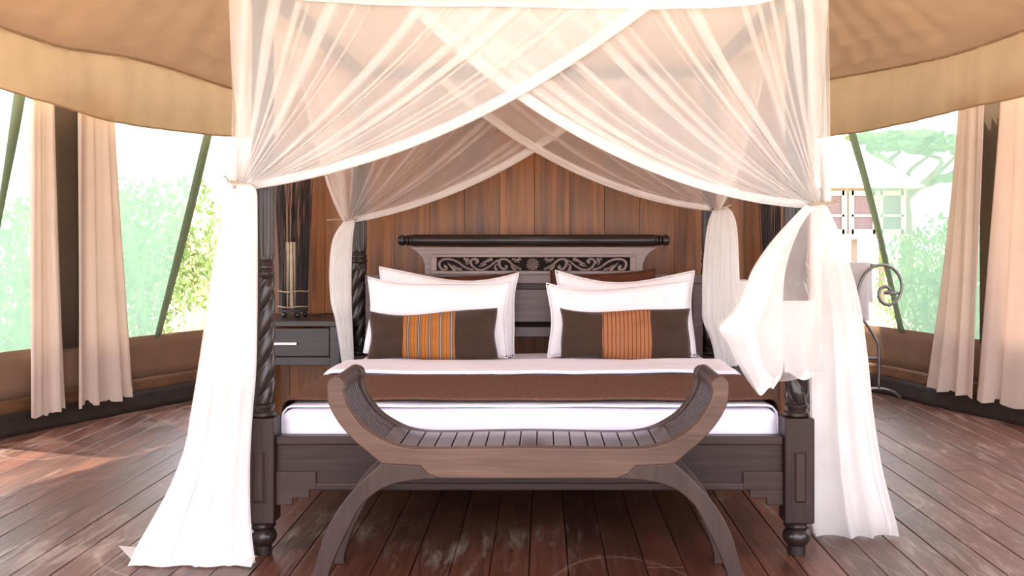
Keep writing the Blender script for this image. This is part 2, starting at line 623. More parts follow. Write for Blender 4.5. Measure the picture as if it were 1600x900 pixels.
# canvas dado, timber sleeper, tarp skirt, columns
def strip(a, b, z0, z1, inset0, inset1, name, mat, parent=None, solid=0.012, wob=0.0, step=0.10):
    p0 = ring_pts(a, b, step, inset0)
    p1 = ring_pts(a, b, step, inset1)
    rows = []
    m = 4
    for k in range(m + 1):
        t = k / m
        rows.append([Vector((lerp(p, q, t).x, lerp(p, q, t).y, lerp(z0, z1, t) if not callable(z1) else lerp(z0, z1(q), t)))
                     + Vector((math.sin(i * 1.9 + k) * wob, math.cos(i * 2.3 + k) * wob, 0)) for i, (p, q) in enumerate(zip(p0, p1))])
    b_ = MB().grid(rows)
    return b_.build(name, mat, parent, smooth=True, solid=solid)

SILL = 0.495
sides = {'left': (0.0, 7.0), 'rear': (7.0, 9.2), 'right': (9.2, 16.0)}
walls = {}
for sd, (a, b) in sides.items():
    w = strip(a, b, 0.20, SILL, 0.0, 0.0, 'wall_' + sd, 'canvas_wall', wob=0.004)
    tag(w, {'left': 'brown canvas dado wall below the mesh windows beside the green-hedge side', 'rear': 'canvas tent wall behind the wooden panel wall',
            'right': 'brown canvas dado wall below the mesh windows beside the towel rack'}[sd], kind='structure')
    walls[sd] = w
    s = strip(a, b, 0.115, 0.205, 0.012, 0.012, 'baseboard_' + sd, 'sleeper_wood', solid=0.03)
    tag(s, 'timber strip showing below the canvas dado', kind='structure')
    t_ = strip(a, b, -0.003, 0.125, 0.10, 0.045, 'skirt', 'tarp', s, solid=0.008, wob=0.008)
# closed canvas behind the panel wall
strip(6.7, 9.7, SILL, 2.6, 0.0, 0.0, 'canvas_sheet', 'canvas_wall', walls['rear'])

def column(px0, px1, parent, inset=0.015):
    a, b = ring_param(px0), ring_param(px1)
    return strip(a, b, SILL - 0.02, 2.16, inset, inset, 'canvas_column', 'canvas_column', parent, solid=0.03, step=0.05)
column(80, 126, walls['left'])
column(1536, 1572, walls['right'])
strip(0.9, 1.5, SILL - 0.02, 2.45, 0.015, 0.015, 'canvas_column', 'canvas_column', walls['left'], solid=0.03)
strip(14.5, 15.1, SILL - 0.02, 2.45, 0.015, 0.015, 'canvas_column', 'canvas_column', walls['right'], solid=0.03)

# valance: depth of the hem read from the photo, on both sides, carried round the back
VIN = 0.16
VAL_BOT = [(-200, 80), (0, 138), (90, 164), (175, 190), (245, 200), (345, 212), (420, 214)]
VAL_TOP = [(-200, -10), (0, 40), (95, 74), (190, 85), (270, 106), (367, 140), (420, 146)]
VAL_BOT_R = [(1230, 222), (1292, 212), (1345, 206), (1440, 186), (1500, 170), (1600, 150), (1800, 100)]
VAL_TOP_R = [(1230, 132), (1300, 122), (1400, 104), (1470, 90), (1530, 72), (1600, 46), (1800, -15)]

def px_of(p):
    return VX + F * (p.x - CX) / p.y
def val_z(p, top):
    x = px_of(p)
    if p.y < 5.6:
        return 2.46 if top else 2.08
    if x < VX:
        tab = VAL_TOP if top else VAL_BOT
        xx = min(x, 415)
        y = interp(tab, xx)
        q = ring_at(ring_param(xx, VIN), VIN)
        return CH - (y - VY) * (q.y if x <= 415 else q.y) / F
    tab = VAL_TOP_R if top else VAL_BOT_R
    xx = max(x, 1235)
    y = interp(tab, xx)
    q = ring_at(ring_param(xx, VIN), VIN)
    return CH - (y - VY) * q.y / F

vp = ring_pts(0.0, 16.0, 0.06, VIN)
zb = [val_z(p, False) for p in vp]
zt = [val_z(p, True) for p in vp]
def smooth_list(z, it=12):
    for _ in range(it):
        z = [z[0]] + [(z[i - 1] + z[i] * 2 + z[i + 1]) / 4 for i in range(1, len(z) - 1)] + [z[-1]]
    return z
zb, zt = smooth_list(zb, 6), smooth_list(zt, 10)
rows = []
for k in range(7):
    t = k / 6
    row = []
    for i, p in enumerate(vp):
        nrm = (Vector((0, 5, 0)) - Vector((p.x, p.y, 0))).normalized()
        g = 0.012 * math.sin(i * 0.9) * math.sin(i * 0.23 + 1) * (1 - 0.5 * t) + 0.006 * math.sin(i * 2.1)
        row.append(Vector((p.x, p.y, lerp(zb[i], zt[i], t))) + nrm * g)
    rows.append(row)
val = MB().grid(rows).build('trim_1', 'canvas_valance', None, smooth=True)
tag(val, 'cream canvas valance hanging round the tent above the windows', kind='structure')
hem = MB()
hem.tube([r + Vector((0, 0, -0.002)) for r in rows[0]], 0.006, seg=6).build('hem', 'canvas_valance', val, smooth=True)

# draped ceiling liner: from the head of the valance up to the ridge
PEAK_A, PEAK_B = Vector((-0.6, 4.6, 3.75)), Vector((0.6, 4.6, 3.75))
crow = []
NR = 60
for k in range(NR + 1):
    t = k / NR
    row = []
    for i, p in enumerate(vp):
        top = Vector((p.x, p.y, zt[i]))
        fx = max(-1, min(1, p.x / 3.0))
        pk = lerp(PEAK_A, PEAK_B, fx * 0.5 + 0.5)
        pk = Vector((pk.x * min(1, max(0.15, (p.y - 3.0) / 2)), min(p.y, 4.6), pk.z))
        q = lerp(top, pk, t)
        sag = 0.20 * math.sin(PI * min(1, t * 1.02)) * (1 - 0.25 * t)
        q.z -= sag
        u = i / len(vp)
        back = max(0.0, min(1.0, (p.y - 6.9) / 1.2))
        fold = (0.022 * math.sin(i * 1.15 + 6 * t) + 0.015 * math.sin(i * 0.53 + 9 * t + 1.3)) * math.exp(-3.0 * t) * min(1, t * 9) * (0.35 + back)
        # swags: shallow folds running along the wall just above the valance
        sw = 0.085 * math.sin(t * 70 + math.sin(i * 0.11) * 2.2) * math.exp(-6.5 * t) * back * min(1, t * 14)
        q.z += fold + sw
        row.append(q)
    crow.append(row)
ceil = MB().grid(crow).build('ceiling', 'canvas_ceiling', None, smooth=True)
tag(ceil, 'draped beige canvas tent ceiling', kind='structure')
piping = MB()
piping.tube([r + Vector((0, 0, -0.004)) for r in crow[0]], 0.010, seg=6).build('piping', 'canvas_valance', ceil, smooth=True)

# panelled timber wall behind the bed
WY, WTOP, WX = 6.50, 2.30, 1.70
wall_back = MB().box(-WX, WX, WY + 0.02, WY + 0.07, 0, WTOP).build('wall_back', 'under_floor')
tag(wall_back, 'brown vertical plank wall standing behind the headboard', kind='structure')
bw = 2 * WX / 16
pm = MB().box(-bw / 2 + 0.0008, bw / 2 - 0.0008, -0.012, 0.018, 0.0, WTOP).build('wall_plank', 'wall_wood', wall_back, bevel=0.0015)
off = -0.02
for k in range(16):
    o = pm if k == 0 else pm.copy()
    if k:
        COL.objects.link(o)
        o.parent = wall_back
    o.location = (-WX + bw * (k + 0.5), WY + random.uniform(-0.002, 0.002), 0)

# mesh windows with their slanting zipped edges
def mesh_window(name, left_edge, right_edge, slant, label, wide=10):
    """left_edge/right_edge: (top px, bottom px); the slanting edge ('l' or 'r') gets a stiff band"""
    m, nrow = 14, 16
    rows = []
    for j in range(nrow + 1):
        v = j / nrow
        a, b = lerp(left_edge[0], left_edge[1], v), lerp(right_edge[0], right_edge[1], v)
        ta, tb = ring_param(a, 0.0), ring_param(b, 0.0)
        row = []
        for i in range(m + 1):
            p = ring_at(lerp(ta, tb, i / m), -0.012)
            bulge = 0.012 * math.sin(i * 1.3 + v * 4)
            row.append(Vector((p.x + bulge, p.y, lerp(2.16, SILL - 0.02, v))))
        rows.append(row)
    w = MB().grid(rows).build(name, 'mesh_screen', None, smooth=True)
    tag(w, label, kind='structure')
    edge = [r[-1] if slant == 'r' else r[0] for r in rows]
    band = []
    for r, e in zip(rows, edge):
        t_ = (r[1] - r[0]).normalized() if slant == 'l' else (r[-2] - r[-1]).normalized()
        n_ = (Vector((0, 5, e.z)) - e).normalized() * 0.012
        band.append([e - t_ * 0.014 + n_, e + t_ * 0.020 + n_ * 1.6, e + t_ * 0.056 + n_])
    MB().grid(band).build('edge_band', 'mesh_edge', w, smooth=True, solid=0.008)
    return w
mesh_window('window_1', (100, 100), (341, 250), 'r', 'pale green insect mesh window with a slanting edge by the pulled-back net')
mesh_window('window_2', (29, -42), (84, 84), 'l', 'narrow pale green insect mesh window past the slimmest curtain')
mesh_window('window_3', (1318, 1407), (1540, 1540), 'l', 'pale green insect mesh window with a slanting edge by the towel rack')

# ------------------------------------------------------------------ curtains
def curtain(tops, bots, ytop_z, bot_y, inset, label, pleats, seed, amp=0.028):
    rnd = random.Random(seed)
    ph = [rnd.uniform(0, 6.28) for _ in range(6)]
    m, nr = pleats * 10, 26
    rows = []
    for j in range(nr + 1):
        v = j / nr
        e = v ** 1.2
        a, b = lerp(tops[0], bots[0], e), lerp(tops[1], bots[1], e)
        ta, tb = ring_param(a, inset), ring_param(b, inset)
        row = []
        for i in range(m + 1):
            u = i / m
            w = u + 0.35 / pleats * math.sin(2 * PI * u * 2.3 + ph[0] + v) / 2
            p = ring_at(lerp(ta, tb, u), inset)
            n_ = (ring_at(lerp(ta, tb, u), inset + 0.1) - p) * 10
            t_ = Vector((-n_.y, n_.x, 0))
            g = math.sin(2 * PI * pleats * w + ph[1] + 0.7 * math.sin(v * 2.2 + ph[2]))
            A = amp * (0.55 + 0.7 * v) * (0.75 + 0.35 * math.sin(u * 9 + ph[3]))
            z = lerp(ytop_z, None or bot_y, v)
            q = Vector((p.x, p.y, z)) + n_ * (A * g) + t_ * (0.008 * math.cos(2 * PI * pleats * w + ph[4]) * (0.3 + v))
            if j == nr:
                q.z += 0.008 * math.sin(u * 17 + ph[5])
            row.append(q)
        rows.append(row)
    base = sum((Vector(p) for p in rows[-1]), Vector()) / (m + 1)
    root = empty('curtain', (base.x, base.y, base.z))
    tag(root, label, 'curtain', 'cream curtains tied beside the canvas columns')
    MB().grid(rows).build('curtain_panel', 'curtain_cloth', root, smooth=True, solid=0.003)
    # bottom hem band
    hrows = [[p + (Vector((0, 5, p.z)) - p).normalized() * 0.0035 for p in rows[-2]], [p + (Vector((0, 5, p.z)) - p).normalized() * 0.0035 for p in rows[-1]]]
    MB().grid(hrows).build('hem', 'curtain_cloth', root, smooth=True)
    return root
curtain((50, 86), (46, 106), 2.14, 0.085, 0.07, 'cream curtain between the narrow outer mesh and the dark canvas column', 2, 1)
curtain((122, 175), (117, 203), 2.12, 0.095, 0.07, 'cream curtain between the dark canvas column and the wide mesh opposite the towel rack', 3, 2)
curtain((1497, 1537), (1447, 1526), 2.14, 0.115, 0.08, 'cream curtain next to the mesh window by the towel rack', 3, 3)
curtain((1567, 1650), (1530, 1668), 2.16, 0.10, 0.07, 'wide cream curtain past the canvas column on the towel rack side', 3, 4, 0.03)

# ------------------------------------------------------------------ four-poster bed
BX, YF, YB = 1.0, 4.0, 6.1
MT = 0.53                       # top of mattress
bed = empty('four_poster_bed', (0, 5.05, 0))
tag(bed, 'dark carved four-poster bed with twisted posts and scroll headboard', 'bed')

def bed_post(x, y, twist, front):
    p = MB()
    h = 0.055
    post = p.box(x - h, x + h, y - h, y + h, 0.125, 0.515).build('post', 'bed_wood_z', bed, bevel=0.006)
    # turned foot
    MB().lathe([(0.03, 0), (0.034, 0.002), (0.034, 0.035), (0.038, 0.038), (0.050, 0.055), (0.053, 0.070), (0.048, 0.086), (0.038, 0.095),
                (0.046, 0.102), (0.050, 0.110), (0.046, 0.118), (0.040, 0.126)], 28, (x, y)).build('foot', 'post_wood', post_parent(post), smooth=True, angle=40)
    if front:
        r = MB()
        w, z0, z1 = 0.0235, 0.205, 0.395
        yy = y - h
        r.box(x - w - 0.005, x + w + 0.005, yy - 0.002, yy + 0.002, z0 - 0.005, z1 + 0.005)
        v = [(x - w, yy - 0.002, z0), (x + w, yy - 0.002, z0), (x + w, yy - 0.002, z1), (x - w, yy - 0.002, z1),
             (x - w + 0.009, yy - 0.011, z0 + 0.009), (x + w - 0.009, yy - 0.011, z0 + 0.009), (x + w - 0.009, yy - 0.011, z1 - 0.009), (x - w + 0.009, yy - 0.011, z1 - 0.009)]
        r.add(v, [(0, 1, 5, 4), (1, 2, 6, 5), (2, 3, 7, 6), (3, 0, 4, 7), (4, 5, 6, 7)])
        r.build('raised_panel', 'bed_wood_z', post)
    MB().lathe([(0.030, 0.512), (0.043, 0.515), (0.049, 0.522), (0.049, 0.532), (0.041, 0.538), (0.041, 0.543), (0.046, 0.550), (0.046, 0.560), (0.036, 0.567), (0.036, 0.575)],
               28, (x, y)).build('lower_collar', 'post_wood', post, smooth=True, angle=40)
    # rope twist
    prof = []
    n = 90
    for i in range(n + 1):
        z = lerp(0.565, 1.045, i / n)
        r = 0.047 * (0.86 + 0.14 * min(1, i / 8) * min(1, (n - i) / 8))
        prof.append((r, z))
    def rope(t, z):
        a = 1.5 * (t + twist * (z - 0.565) * 2 * PI / 0.31)
        return 0.74 + 0.26 * abs(math.sin(a)) ** 0.7
    MB().lathe(prof, 60, (x, y), shape=rope).build('twisted_column', 'post_wood', post, smooth=True)
    MB().lathe([(0.036, 1.03), (0.042, 1.036), (0.046, 1.044), (0.046, 1.054), (0.039, 1.060), (0.039, 1.064), (0.044, 1.070), (0.044, 1.078), (0.039, 1.084), (0.036, 1.100)],
               28, (x, y)).build('upper_collar', 'post_wood', post, smooth=True, angle=40)
    fl = [(0.034, 1.085), (0.040, 1.10), (0.0425, 1.13), (0.043, 1.30), (0.041, 1.7), (0.038, 2.06)]
    prof = []
    for (r0, z0), (r1, z1) in zip(fl, fl[1:]):
        for k in range(4):
            prof.append((lerp(r0, r1, k / 4), lerp(z0, z1, k / 4)))
    prof.append(fl[-1])
    def flute(t, z):
        k = min(1, max(0, (z - 1.10) / 0.04))
        return 1 - 0.13 * k * (1 - abs(math.sin(t * 7)) ** 0.8)
    MB().lathe(prof, 112, (x, y), shape=flute).build('fluted_column', 'post_wood', post, smooth=True)
    MB().lathe([(0.038, 2.055), (0.044, 2.06), (0.044, 2.08), (0.036, 2.085), (0.036, 2.10)], 24, (x, y)).build('capital', 'post_wood', post, smooth=True, angle=40)
    return post
def post_parent(p):
    return p
for (x, y, tw, fr) in ((-BX, YF, -1, True), (BX, YF, 1, True), (-BX, YB, -1, False), (BX, YB, 1, False)):
    bed_post(x, y, tw, fr)

# canopy rails on top of the posts
for s in (-1, 1):
    MB().box(s * BX - 0.028, s * BX + 0.028, YF - 0.03, YB + 0.03, 2.10, 2.155).build('canopy_rail', 'bed_wood_y', bed, bevel=0.004)
for y in (YF, YB):
    MB().box(-BX + 0.028, BX - 0.028, y - 0.028, y + 0.028, 2.10, 2.155).build('canopy_rail', 'bed_wood_x', bed, bevel=0.004)

# foot rail with mouldings and stepped brackets
fx = BX - 0.055
rail = MB().box(-fx, fx, 3.985, 4.025, 0.262, 0.420).build('foot_rail', 'bed_wood_x', bed, bevel=0.003)
MB().box(-fx, fx, 3.973, 4.03, 0.412, 0.445).build('top_moulding', 'bed_wood_x', rail, bevel=0.005)
MB().box(-fx, fx, 3.976, 4.028, 0.242, 0.270).build('bottom_moulding', 'bed_wood_x', rail, bevel=0.005)
for s in (-1, 1):
    for dy, g in ((3.974, 0.0), (3.968, 0.014)):
        poly = [(0, 0.268 + (-0.006 if g else 0.045)), (0.150 - g * 3.5, 0.268 + (-0.006 if g else 0.045)), (0.150 - g * 3.5, 0.245 - g * 0.2), (0.125 - g * 3.5, 0.245 - g * .2), (0.125 - g * 3.5, 0.215 + g), (0.062 + g * 0.2, 0.215 + g), (0.062 + g * 0.2, 0.188 + g), (0, 0.188 + g)]
        if g:
            continue
        MB().prism_xz([(s * (fx - px_), z) for px_, z in poly], dy, 3.99).build('corner_bracket', 'bed_wood_x', rail, bevel=0.003)
for s in (-1, 1):
    MB().box(s * 0.998 - 0.018, s * 0.998 + 0.018, YF + 0.055, YB - 0.055, 0.22, 0.44).build('side_rail', 'bed_wood_y', bed, bevel=0.004)
MB().box(-0.945, 0.945, YF + 0.03, YB - 0.03, 0.265, 0.2975).build('mattress_board', 'bed_wood_x', bed)

# headboard: flared crest, carved frieze, bolster rail, panel, lower rail
HY = 6.07
def hb(px, py, Y=HY):
    p = at(px, py, Y)
    return (p.x, p.z)
crest_pts = [(640, 386), (652, 394), (660, 403), (664, 414), (664, 430), (1004, 430), (1004, 414), (1008, 403), (1015, 394), (1028, 386)]
head = MB().prism_xz([hb(*q) for q in crest_pts], HY - 0.012, HY + 0.035).build('headboard', 'head_wood', bed, bevel=0.003)
# frame of the frieze
fr_o = [(672, 398), (996, 398), (1002, 414), (1003, 429), (665, 429), (667, 414)]
x0, zt_ = hb(683, 402); x1, zb_ = hb(984, 423)
oz1, oz0 = hb(0, 397)[1], hb(0, 428)[1]
ox0, ox1 = hb(674, 0)[0], hb(993, 0)[0]
fz = MB()
fz.box(ox0, ox1, HY - 0.026, HY - 0.010, zt_, oz1)
fz.box(ox0, ox1, HY - 0.026, HY - 0.010, oz0, zb_)
fz.build('frieze_frame', 'head_wood', head, bevel=0.003)
for a, b in ((ox0, x0), (x1, ox1)):
    MB().box(a, b, HY - 0.026, HY - 0.010, zb_, zt_).build('frieze_end', 'head_wood', head, bevel=0.002)
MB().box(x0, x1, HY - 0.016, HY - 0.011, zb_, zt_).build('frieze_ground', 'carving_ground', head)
# carving
CYv = HY - 0.020
def cv(px, py):
    p = at(px, py, HY)
    return Vector((p.x, CYv, p.z))
def mirror_px(px):
    return 832.5 * 2 - px
def carve(points, r0, r1, name='scroll'):
    for mir in (False, True):
        pts = smooth_line([cv(mirror_px(a) if mir else a, b) for a, b in points], 30)
        rr = [lerp(r0, r1, i / 29) * 1.15 for i in range(30)]
        MB().tube(pts, rr, seg=8).build(name, 'carving_wood', head, smooth=True)
carve([(815, 421), (803, 415), (793, 406.5), (784, 405), (780, 410), (782, 417), (788, 421), (792, 417.5), (789, 415)], 0.0065, 0.0095)
carve([(787, 405), (776, 408), (764, 417), (752, 422), (742, 419), (736, 411), (738, 406), (744, 405), (747, 409), (743, 410.5)], 0.0055, 0.009)
carve([(740, 422), (728, 418), (715, 409), (703, 405), (692, 406), (687, 412), (690, 420), (697, 421.5), (698, 417), (694, 416)], 0.0055, 0.0085)
carve([(712, 423), (706, 417), (700, 411)], 0.011, 0.003, 'leaf')
carve([(722, 422.5), (714, 419), (707, 414)], 0.012, 0.003, 'leaf')
carve([(733, 404), (729, 409), (731, 414)], 0.010, 0.003, 'leaf')
carve([(725, 404), (731, 407), (734, 412)], 0.008, 0.003, 'leaf')
carve([(770, 404.5), (761, 408), (751, 413)], 0.012, 0.004, 'leaf')
carve([(776, 423), (774, 416), (779, 411)], 0.010, 0.003, 'leaf')
carve([(806, 422), (801, 418), (797, 410)], 0.010, 0.003, 'leaf')
carve([(814, 404), (808, 407), (803, 409)], 0.011, 0.003, 'leaf')
carve([(760, 412), (754, 415), (748, 416)], 0.008, 0.003, 'leaf')
carve([(800, 404.5), (806, 406), (812, 411)], 0.008, 0.003, 'leaf')
ros = cv(832.5, 413)
rz = MB()
for ring, (n_, rr, ln, wd) in enumerate(((14, 0.027, 0.013, 0.0065), (9, 0.014, 0.010, 0.005))):
    for k in range(n_):
        a = 2 * PI * k / n_ + ring * 0.2
        c = Vector((math.cos(a), 0, math.sin(a)))
        rz.tube([ros + c * (rr - ln), ros + c * rr + Vector((0, -0.003 * (ring + 1), 0)), ros + c * (rr + ln * 0.8)], [wd * 0.6, wd, wd * 0.45], seg=6)
rz.build('rosette', 'carving_wood', head, smooth=True)
MB().lathe([(0.0005, CYv - 0.014), (0.004, CYv - 0.012), (0.007, CYv - 0.006), (0.007, CYv)], 12, (ros.x, ros.z), 'Y').build('rosette_eye', 'head_wood', head, smooth=True)
# bolster rail with turned ends
bz = at(0, 375.5, HY - 0.0).z
bl, br = at(621, 0, HY).x, at(1047, 0, HY).x
prof = [(0.004, bl), (0.020, bl + 0.004), (0.029, bl + 0.016), (0.031, bl + 0.030), (0.026, bl + 0.043), (0.021, bl + 0.047), (0.026, bl + 0.051), (0.031, bl + 0.056), (0.031, bl + 0.062),
        (0.025, bl + 0.066), (0.031, bl + 0.071), (0.031, bl + 0.078), (0.027, bl + 0.082), (0.033, bl + 0.090)]
prof = prof + [(r, br - (h - bl)) for r, h in prof[::-1]]
MB().lathe(prof, 28, (HY + 0.0, bz), 'X').build('bolster_rail', 'rail_wood', head, smooth=True, angle=50)
hz = lambda py: at(0, py, HY).z
hx0, hx1 = -BX + 0.04, BX - 0.04
MB().box(hx0, hx1, HY - 0.015, HY + 0.045, hz(443), hz(429)).build('crest_rail', 'head_panel_wood', head, bevel=0.004)
MB().box(hx0 + 0.02, hx1 - 0.02, HY - 0.005, HY + 0.04, hz(452), hz(443)).build('moulding', 'bed_wood_x', head, bevel=0.004)
MB().box(hx0 + 0.05, hx1 - 0.05, HY + 0.005, HY + 0.035, hz(503), hz(452)).build('head_panel', 'head_panel_wood', head, bevel=0.003)
MB().box(hx0 + 0.02, hx1 - 0.02, HY + 0.012, HY + 0.036, hz(512), hz(502)).build('gap_shade_strip', 'carving_ground', head)  # fills the gap below the panel; its near-black colour stands for shade
MB().box(hx0, hx1, HY - 0.012, HY + 0.045, hz(526), hz(511)).build('lower_rail', 'head_panel_wood', head, bevel=0.004)
for s in (-1, 1):
    MB().box(s * (hx1 - 0.03) - 0.028, s * (hx1 - 0.03) + 0.028, HY - 0.008, HY + 0.04, 0.30, hz(443)).build('stile', 'head_panel_wood', head, bevel=0.003)

# ------------------------------------------------------------------ mattress, sheet, runner
def soft_box(x0, x1, y0, y1, z0, z1, r, nx=40, ny=40, wob=0.004, seed=1):
    """rounded slab as a closed shell"""
    rnd = random.Random(seed)
    ph = [rnd.uniform(0, 6) for _ in range(8)]
    b = bmesh.new()
    bmesh.ops.create_cube(b, size=1)
    for v in b.verts:
        v.co = Vector((lerp(x0, x1, v.co.x + .5), lerp(y0, y1, v.co.y + .5), lerp(z0, z1, v.co.z + .5)))
    bmesh.ops.bevel(b, geom=list(b.edges), offset=r, segments=5, profile=0.5, affect='EDGES')
    for ax, n in ((0, nx), (1, ny)):
        for i in range(1, n):
            c = lerp((x0, y0)[ax], (x1, y1)[ax], i / n)
            no = Vector((1, 0, 0)) if ax == 0 else Vector((0, 1, 0))
            bmesh.ops.bisect_plane(b, geom=list(b.verts) + list(b.edges) + list(b.faces), plane_co=no * c, plane_no=no)
    for v in b.verts:
        c = v.co
        w = wob * (math.sin(c.x * 7 + ph[0] + 2 * math.sin(c.y * 3)) + math.sin(c.y * 9 + ph[1] + c.x * 4) + 0.6 * math.sin(c.x * 19 + ph[2]) * math.sin(c.y * 13 + ph[3]))
        if c.z > (z0 + z1) / 2:
            c.z += w * 0.6
        else:
            pass
        if abs(c.y - y0) < r * 1.2:
            c.y += 1.4 * wob * (math.sin(c.x * 9 + ph[4]) + math.sin(c.z * 30 + c.x * 5)) 
    m = MB()
    b.verts.index_update()
    m.add([v.co.copy() for v in b.verts], [tuple(v.index for v in f.verts) for f in b.faces])
    b.free()
    return m
mat_o = soft_box(-0.938, 0.938, 4.035, 6.03, 0.30, MT + 0.0005, 0.035, wob=0.002, seed=3).build('mattress', 'linen', None, smooth=True)
tag(mat_o, 'thick white mattress in a fitted sheet lying on the bed', 'mattress')

def drape(x0, x1, y0, y1, z, drop, thick, name, mat, wob=0.004, seed=1, front_drop=0.0, nx=90, ny=50, edge_r=0.036):
    """cloth laid over the mattress with its sides hanging down"""
    rnd = random.Random(seed)
    ph = [rnd.uniform(0, 6) for _ in range(10)]
    half = (x1 - x0) / 2
    total = half + drop
    rows = []
    for j in range(ny + 1):
        v = j / ny
        fd = front_drop
        L = (y1 - y0) + fd
        s = v * L
        row = []
        for i in range(nx + 1):
            u = -total + 2 * total * i / nx
            au = abs(u)
            arc = edge_r * PI / 2
            if au < half - edge_r:
                xx, dz = au, 0
            elif au < half - edge_r + arc:
                a = (au - (half - edge_r)) / edge_r
                xx, dz = half - edge_r + edge_r * math.sin(a), -edge_r * (1 - math.cos(a))
            else:
                xx, dz = half, -edge_r - (au - (half - edge_r + arc))
            if s < fd:                        # hanging over the foot end
                yy, dz2 = y0, -(fd - s)
            else:
                yy, dz2 = y0 + (s - fd), 0
            w = wob * (math.sin(u * 6 + ph[0] + 1.5 * math.sin(yy * 4)) + math.sin(yy * 11 + ph[1] + u * 3) + 0.7 * math.sin(u * 15 + ph[2]) * math.sin(yy * 9 + ph[3]))
            p = Vector((math.copysign(xx, u), yy, z + dz + dz2 + abs(w) * 0.8))
            if dz < -edge_r * 0.9:
                p.x += math.copysign(0.003 * math.sin(yy * 23 + ph[4]) + 0.003, u)
            row.append(p + Vector(((x0 + x1) / 2, 0, 0)))
        rows.append(row)
    return MB().grid(rows).build(name, mat, None, smooth=True, solid=thick)
sheet = drape(-0.945, 0.945, 4.075, 5.41, MT + 0.009, 0.10, 0.006, 'top_sheet', 'linen', wob=0.002, seed=5)
tag(sheet, 'smooth white top sheet spread over the mattress under the brown runner', 'sheet')
cuff = drape(-0.967, 0.967, 4.95, 5.40, MT + 0.027, 0.09, 0.016, 'duvet', 'linen', wob=0.005, seed=9)
tag(cuff, 'folded white duvet edge lying in front of the cushions', 'duvet')
run = drape(-0.963, 0.963, 4.12, 4.80, MT + 0.030, 0.17, 0.010, 'bed_runner', 'runner_cloth', wob=0.003, seed=11)
tag(run, 'brown woven bed runner laid across the foot of the bed', 'bed runner')

# ------------------------------------------------------------------ pillows
def pillow_mesh(w, h, t, seed, ears=0.05, sag=0.03, u0=-1, u1=1, grow=0.0, nx=40, ny=28, crease=0.006):
    rnd = random.Random(seed)
    ph = [rnd.uniform(0, 6) for _ in range(8)]
    m = MB()
    def P(u, v, s):
        x = w / 2 * u * (1 - ears * (1 - v * v) * abs(u) ** 2)
        z = h / 2 * v * (1 - ears * 1.6 * (1 - u * u) * abs(v) ** 2)
        k = (max(0, 1 - abs(u) ** 2.6) * max(0, 1 - abs(v) ** 2.4)) ** 0.55
        y = s * (t / 2 * k + grow)
        cr = crease * (math.sin(u * 5 + v * 4 + ph[0]) + math.sin(v * 9 - u * 3 + ph[1]) * 0.6 + math.sin(u * 13 + ph[2]) * math.sin(v * 5 + ph[3]) * 0.5)
        y += s * cr * k
        z += -sag * (1 - u * u) * (v > 0) * v + 0.012 * math.sin(u * 3 + ph[4]) * v
        x += 0.004 * math.sin(v * 4 + ph[5]) * u
        return (x, y, z + h / 2)
    for s in (-1, 1):
        rows = []
        for j in range(ny + 1):
            v = -1 + 2 * j / ny
            rows.append([P(lerp(u0, u1, i / nx), v, s) for i in range(nx + 1)])
        if s > 0:
            rows = [r[::-1] for r in rows]
        m.grid(rows)
    return m
def merge_close(o):
    b = bmesh.new()
    b.from_mesh(o.data)
    bmesh.ops.remove_doubles(b, verts=b.verts, dist=0.0006)
    b.to_mesh(o.data)
    b.free()
    o.data.shade_smooth()
def place_pillow(name, mat, w, h, t, x, y, lean, roll, seed, label, cat, group=None, ears=0.05, sag=0.03, band=None, z=None, flange=True):
    root = empty(name, (x, y, MT + 0.022 if z is None else z))
    root.rotation_euler = (-math.radians(lean), math.radians(roll), 0)
    tag(root, label, cat, group)
    o = pillow_mesh(w, h, t, seed, ears, sag).build('pillow_body', mat)
    o.parent = root
    merge_close(o)
    if band:
        b = pillow_mesh(w, h, t, seed, ears, sag, band[1], band[2], grow=0.0025).build('striped_band', band[0])
        b.parent = root
        b['label'] = 'orange striped woven band'
    elif flange:
        # piped seam round the edge
        ring = []
        n = 30
        src = pillow_mesh(w, h, t, seed, ears, sag, nx=n, ny=n)
        g = src.v[: (n + 1) * (n + 1)]
        idx = [i for i in range(n + 1)] + [(j) * (n + 1) + n for j in range(1, n + 1)] + [n * (n + 1) + i for i in range(n - 1, -1, -1)] + [j * (n + 1) for j in range(n - 1, 0, -1)]
        ring = [Vector(g[i]) for i in idx]
        s_ = MB().tube(ring + [ring[0]], 0.0035, seg=6).build('seam', mat)
        s_.parent = root
        s_.data.shade_smooth()
    return root
wg = 'white bed pillows'
place_pillow('pillow', 'rust_cloth', 0.66, 0.46, 0.09, -0.44, 5.965, 6, 0, 21, 'rust brown pillow mostly hidden behind the pillows by the wide-striped cushion', 'pillow', 'rust pillows against the headboard', z=0.54)
place_pillow('pillow', 'rust_cloth', 0.60, 0.475, 0.09, 0.395, 5.965, 6, -1, 22, 'rust brown pillow rising behind the pillows by the finely striped cushion', 'pillow', 'rust pillows against the headboard', z=0.54)
place_pillow('pillow', 'pillow_linen', 0.77, 0.460, 0.14, -0.485, 5.785, 13, 2.2, 23, 'rear white pillow behind the wide-striped cushion', 'pillow', wg)
place_pillow('pillow', 'pillow_linen', 0.76, 0.430, 0.14, -0.515, 5.62, 13, 1.8, 24, 'front white pillow directly behind the wide-striped cushion', 'pillow', wg)
place_pillow('pillow', 'pillow_linen', 0.76, 0.450, 0.14, 0.50, 5.785, 13, 0.3, 25, 'rear white pillow behind the finely striped cushion', 'pillow', wg)
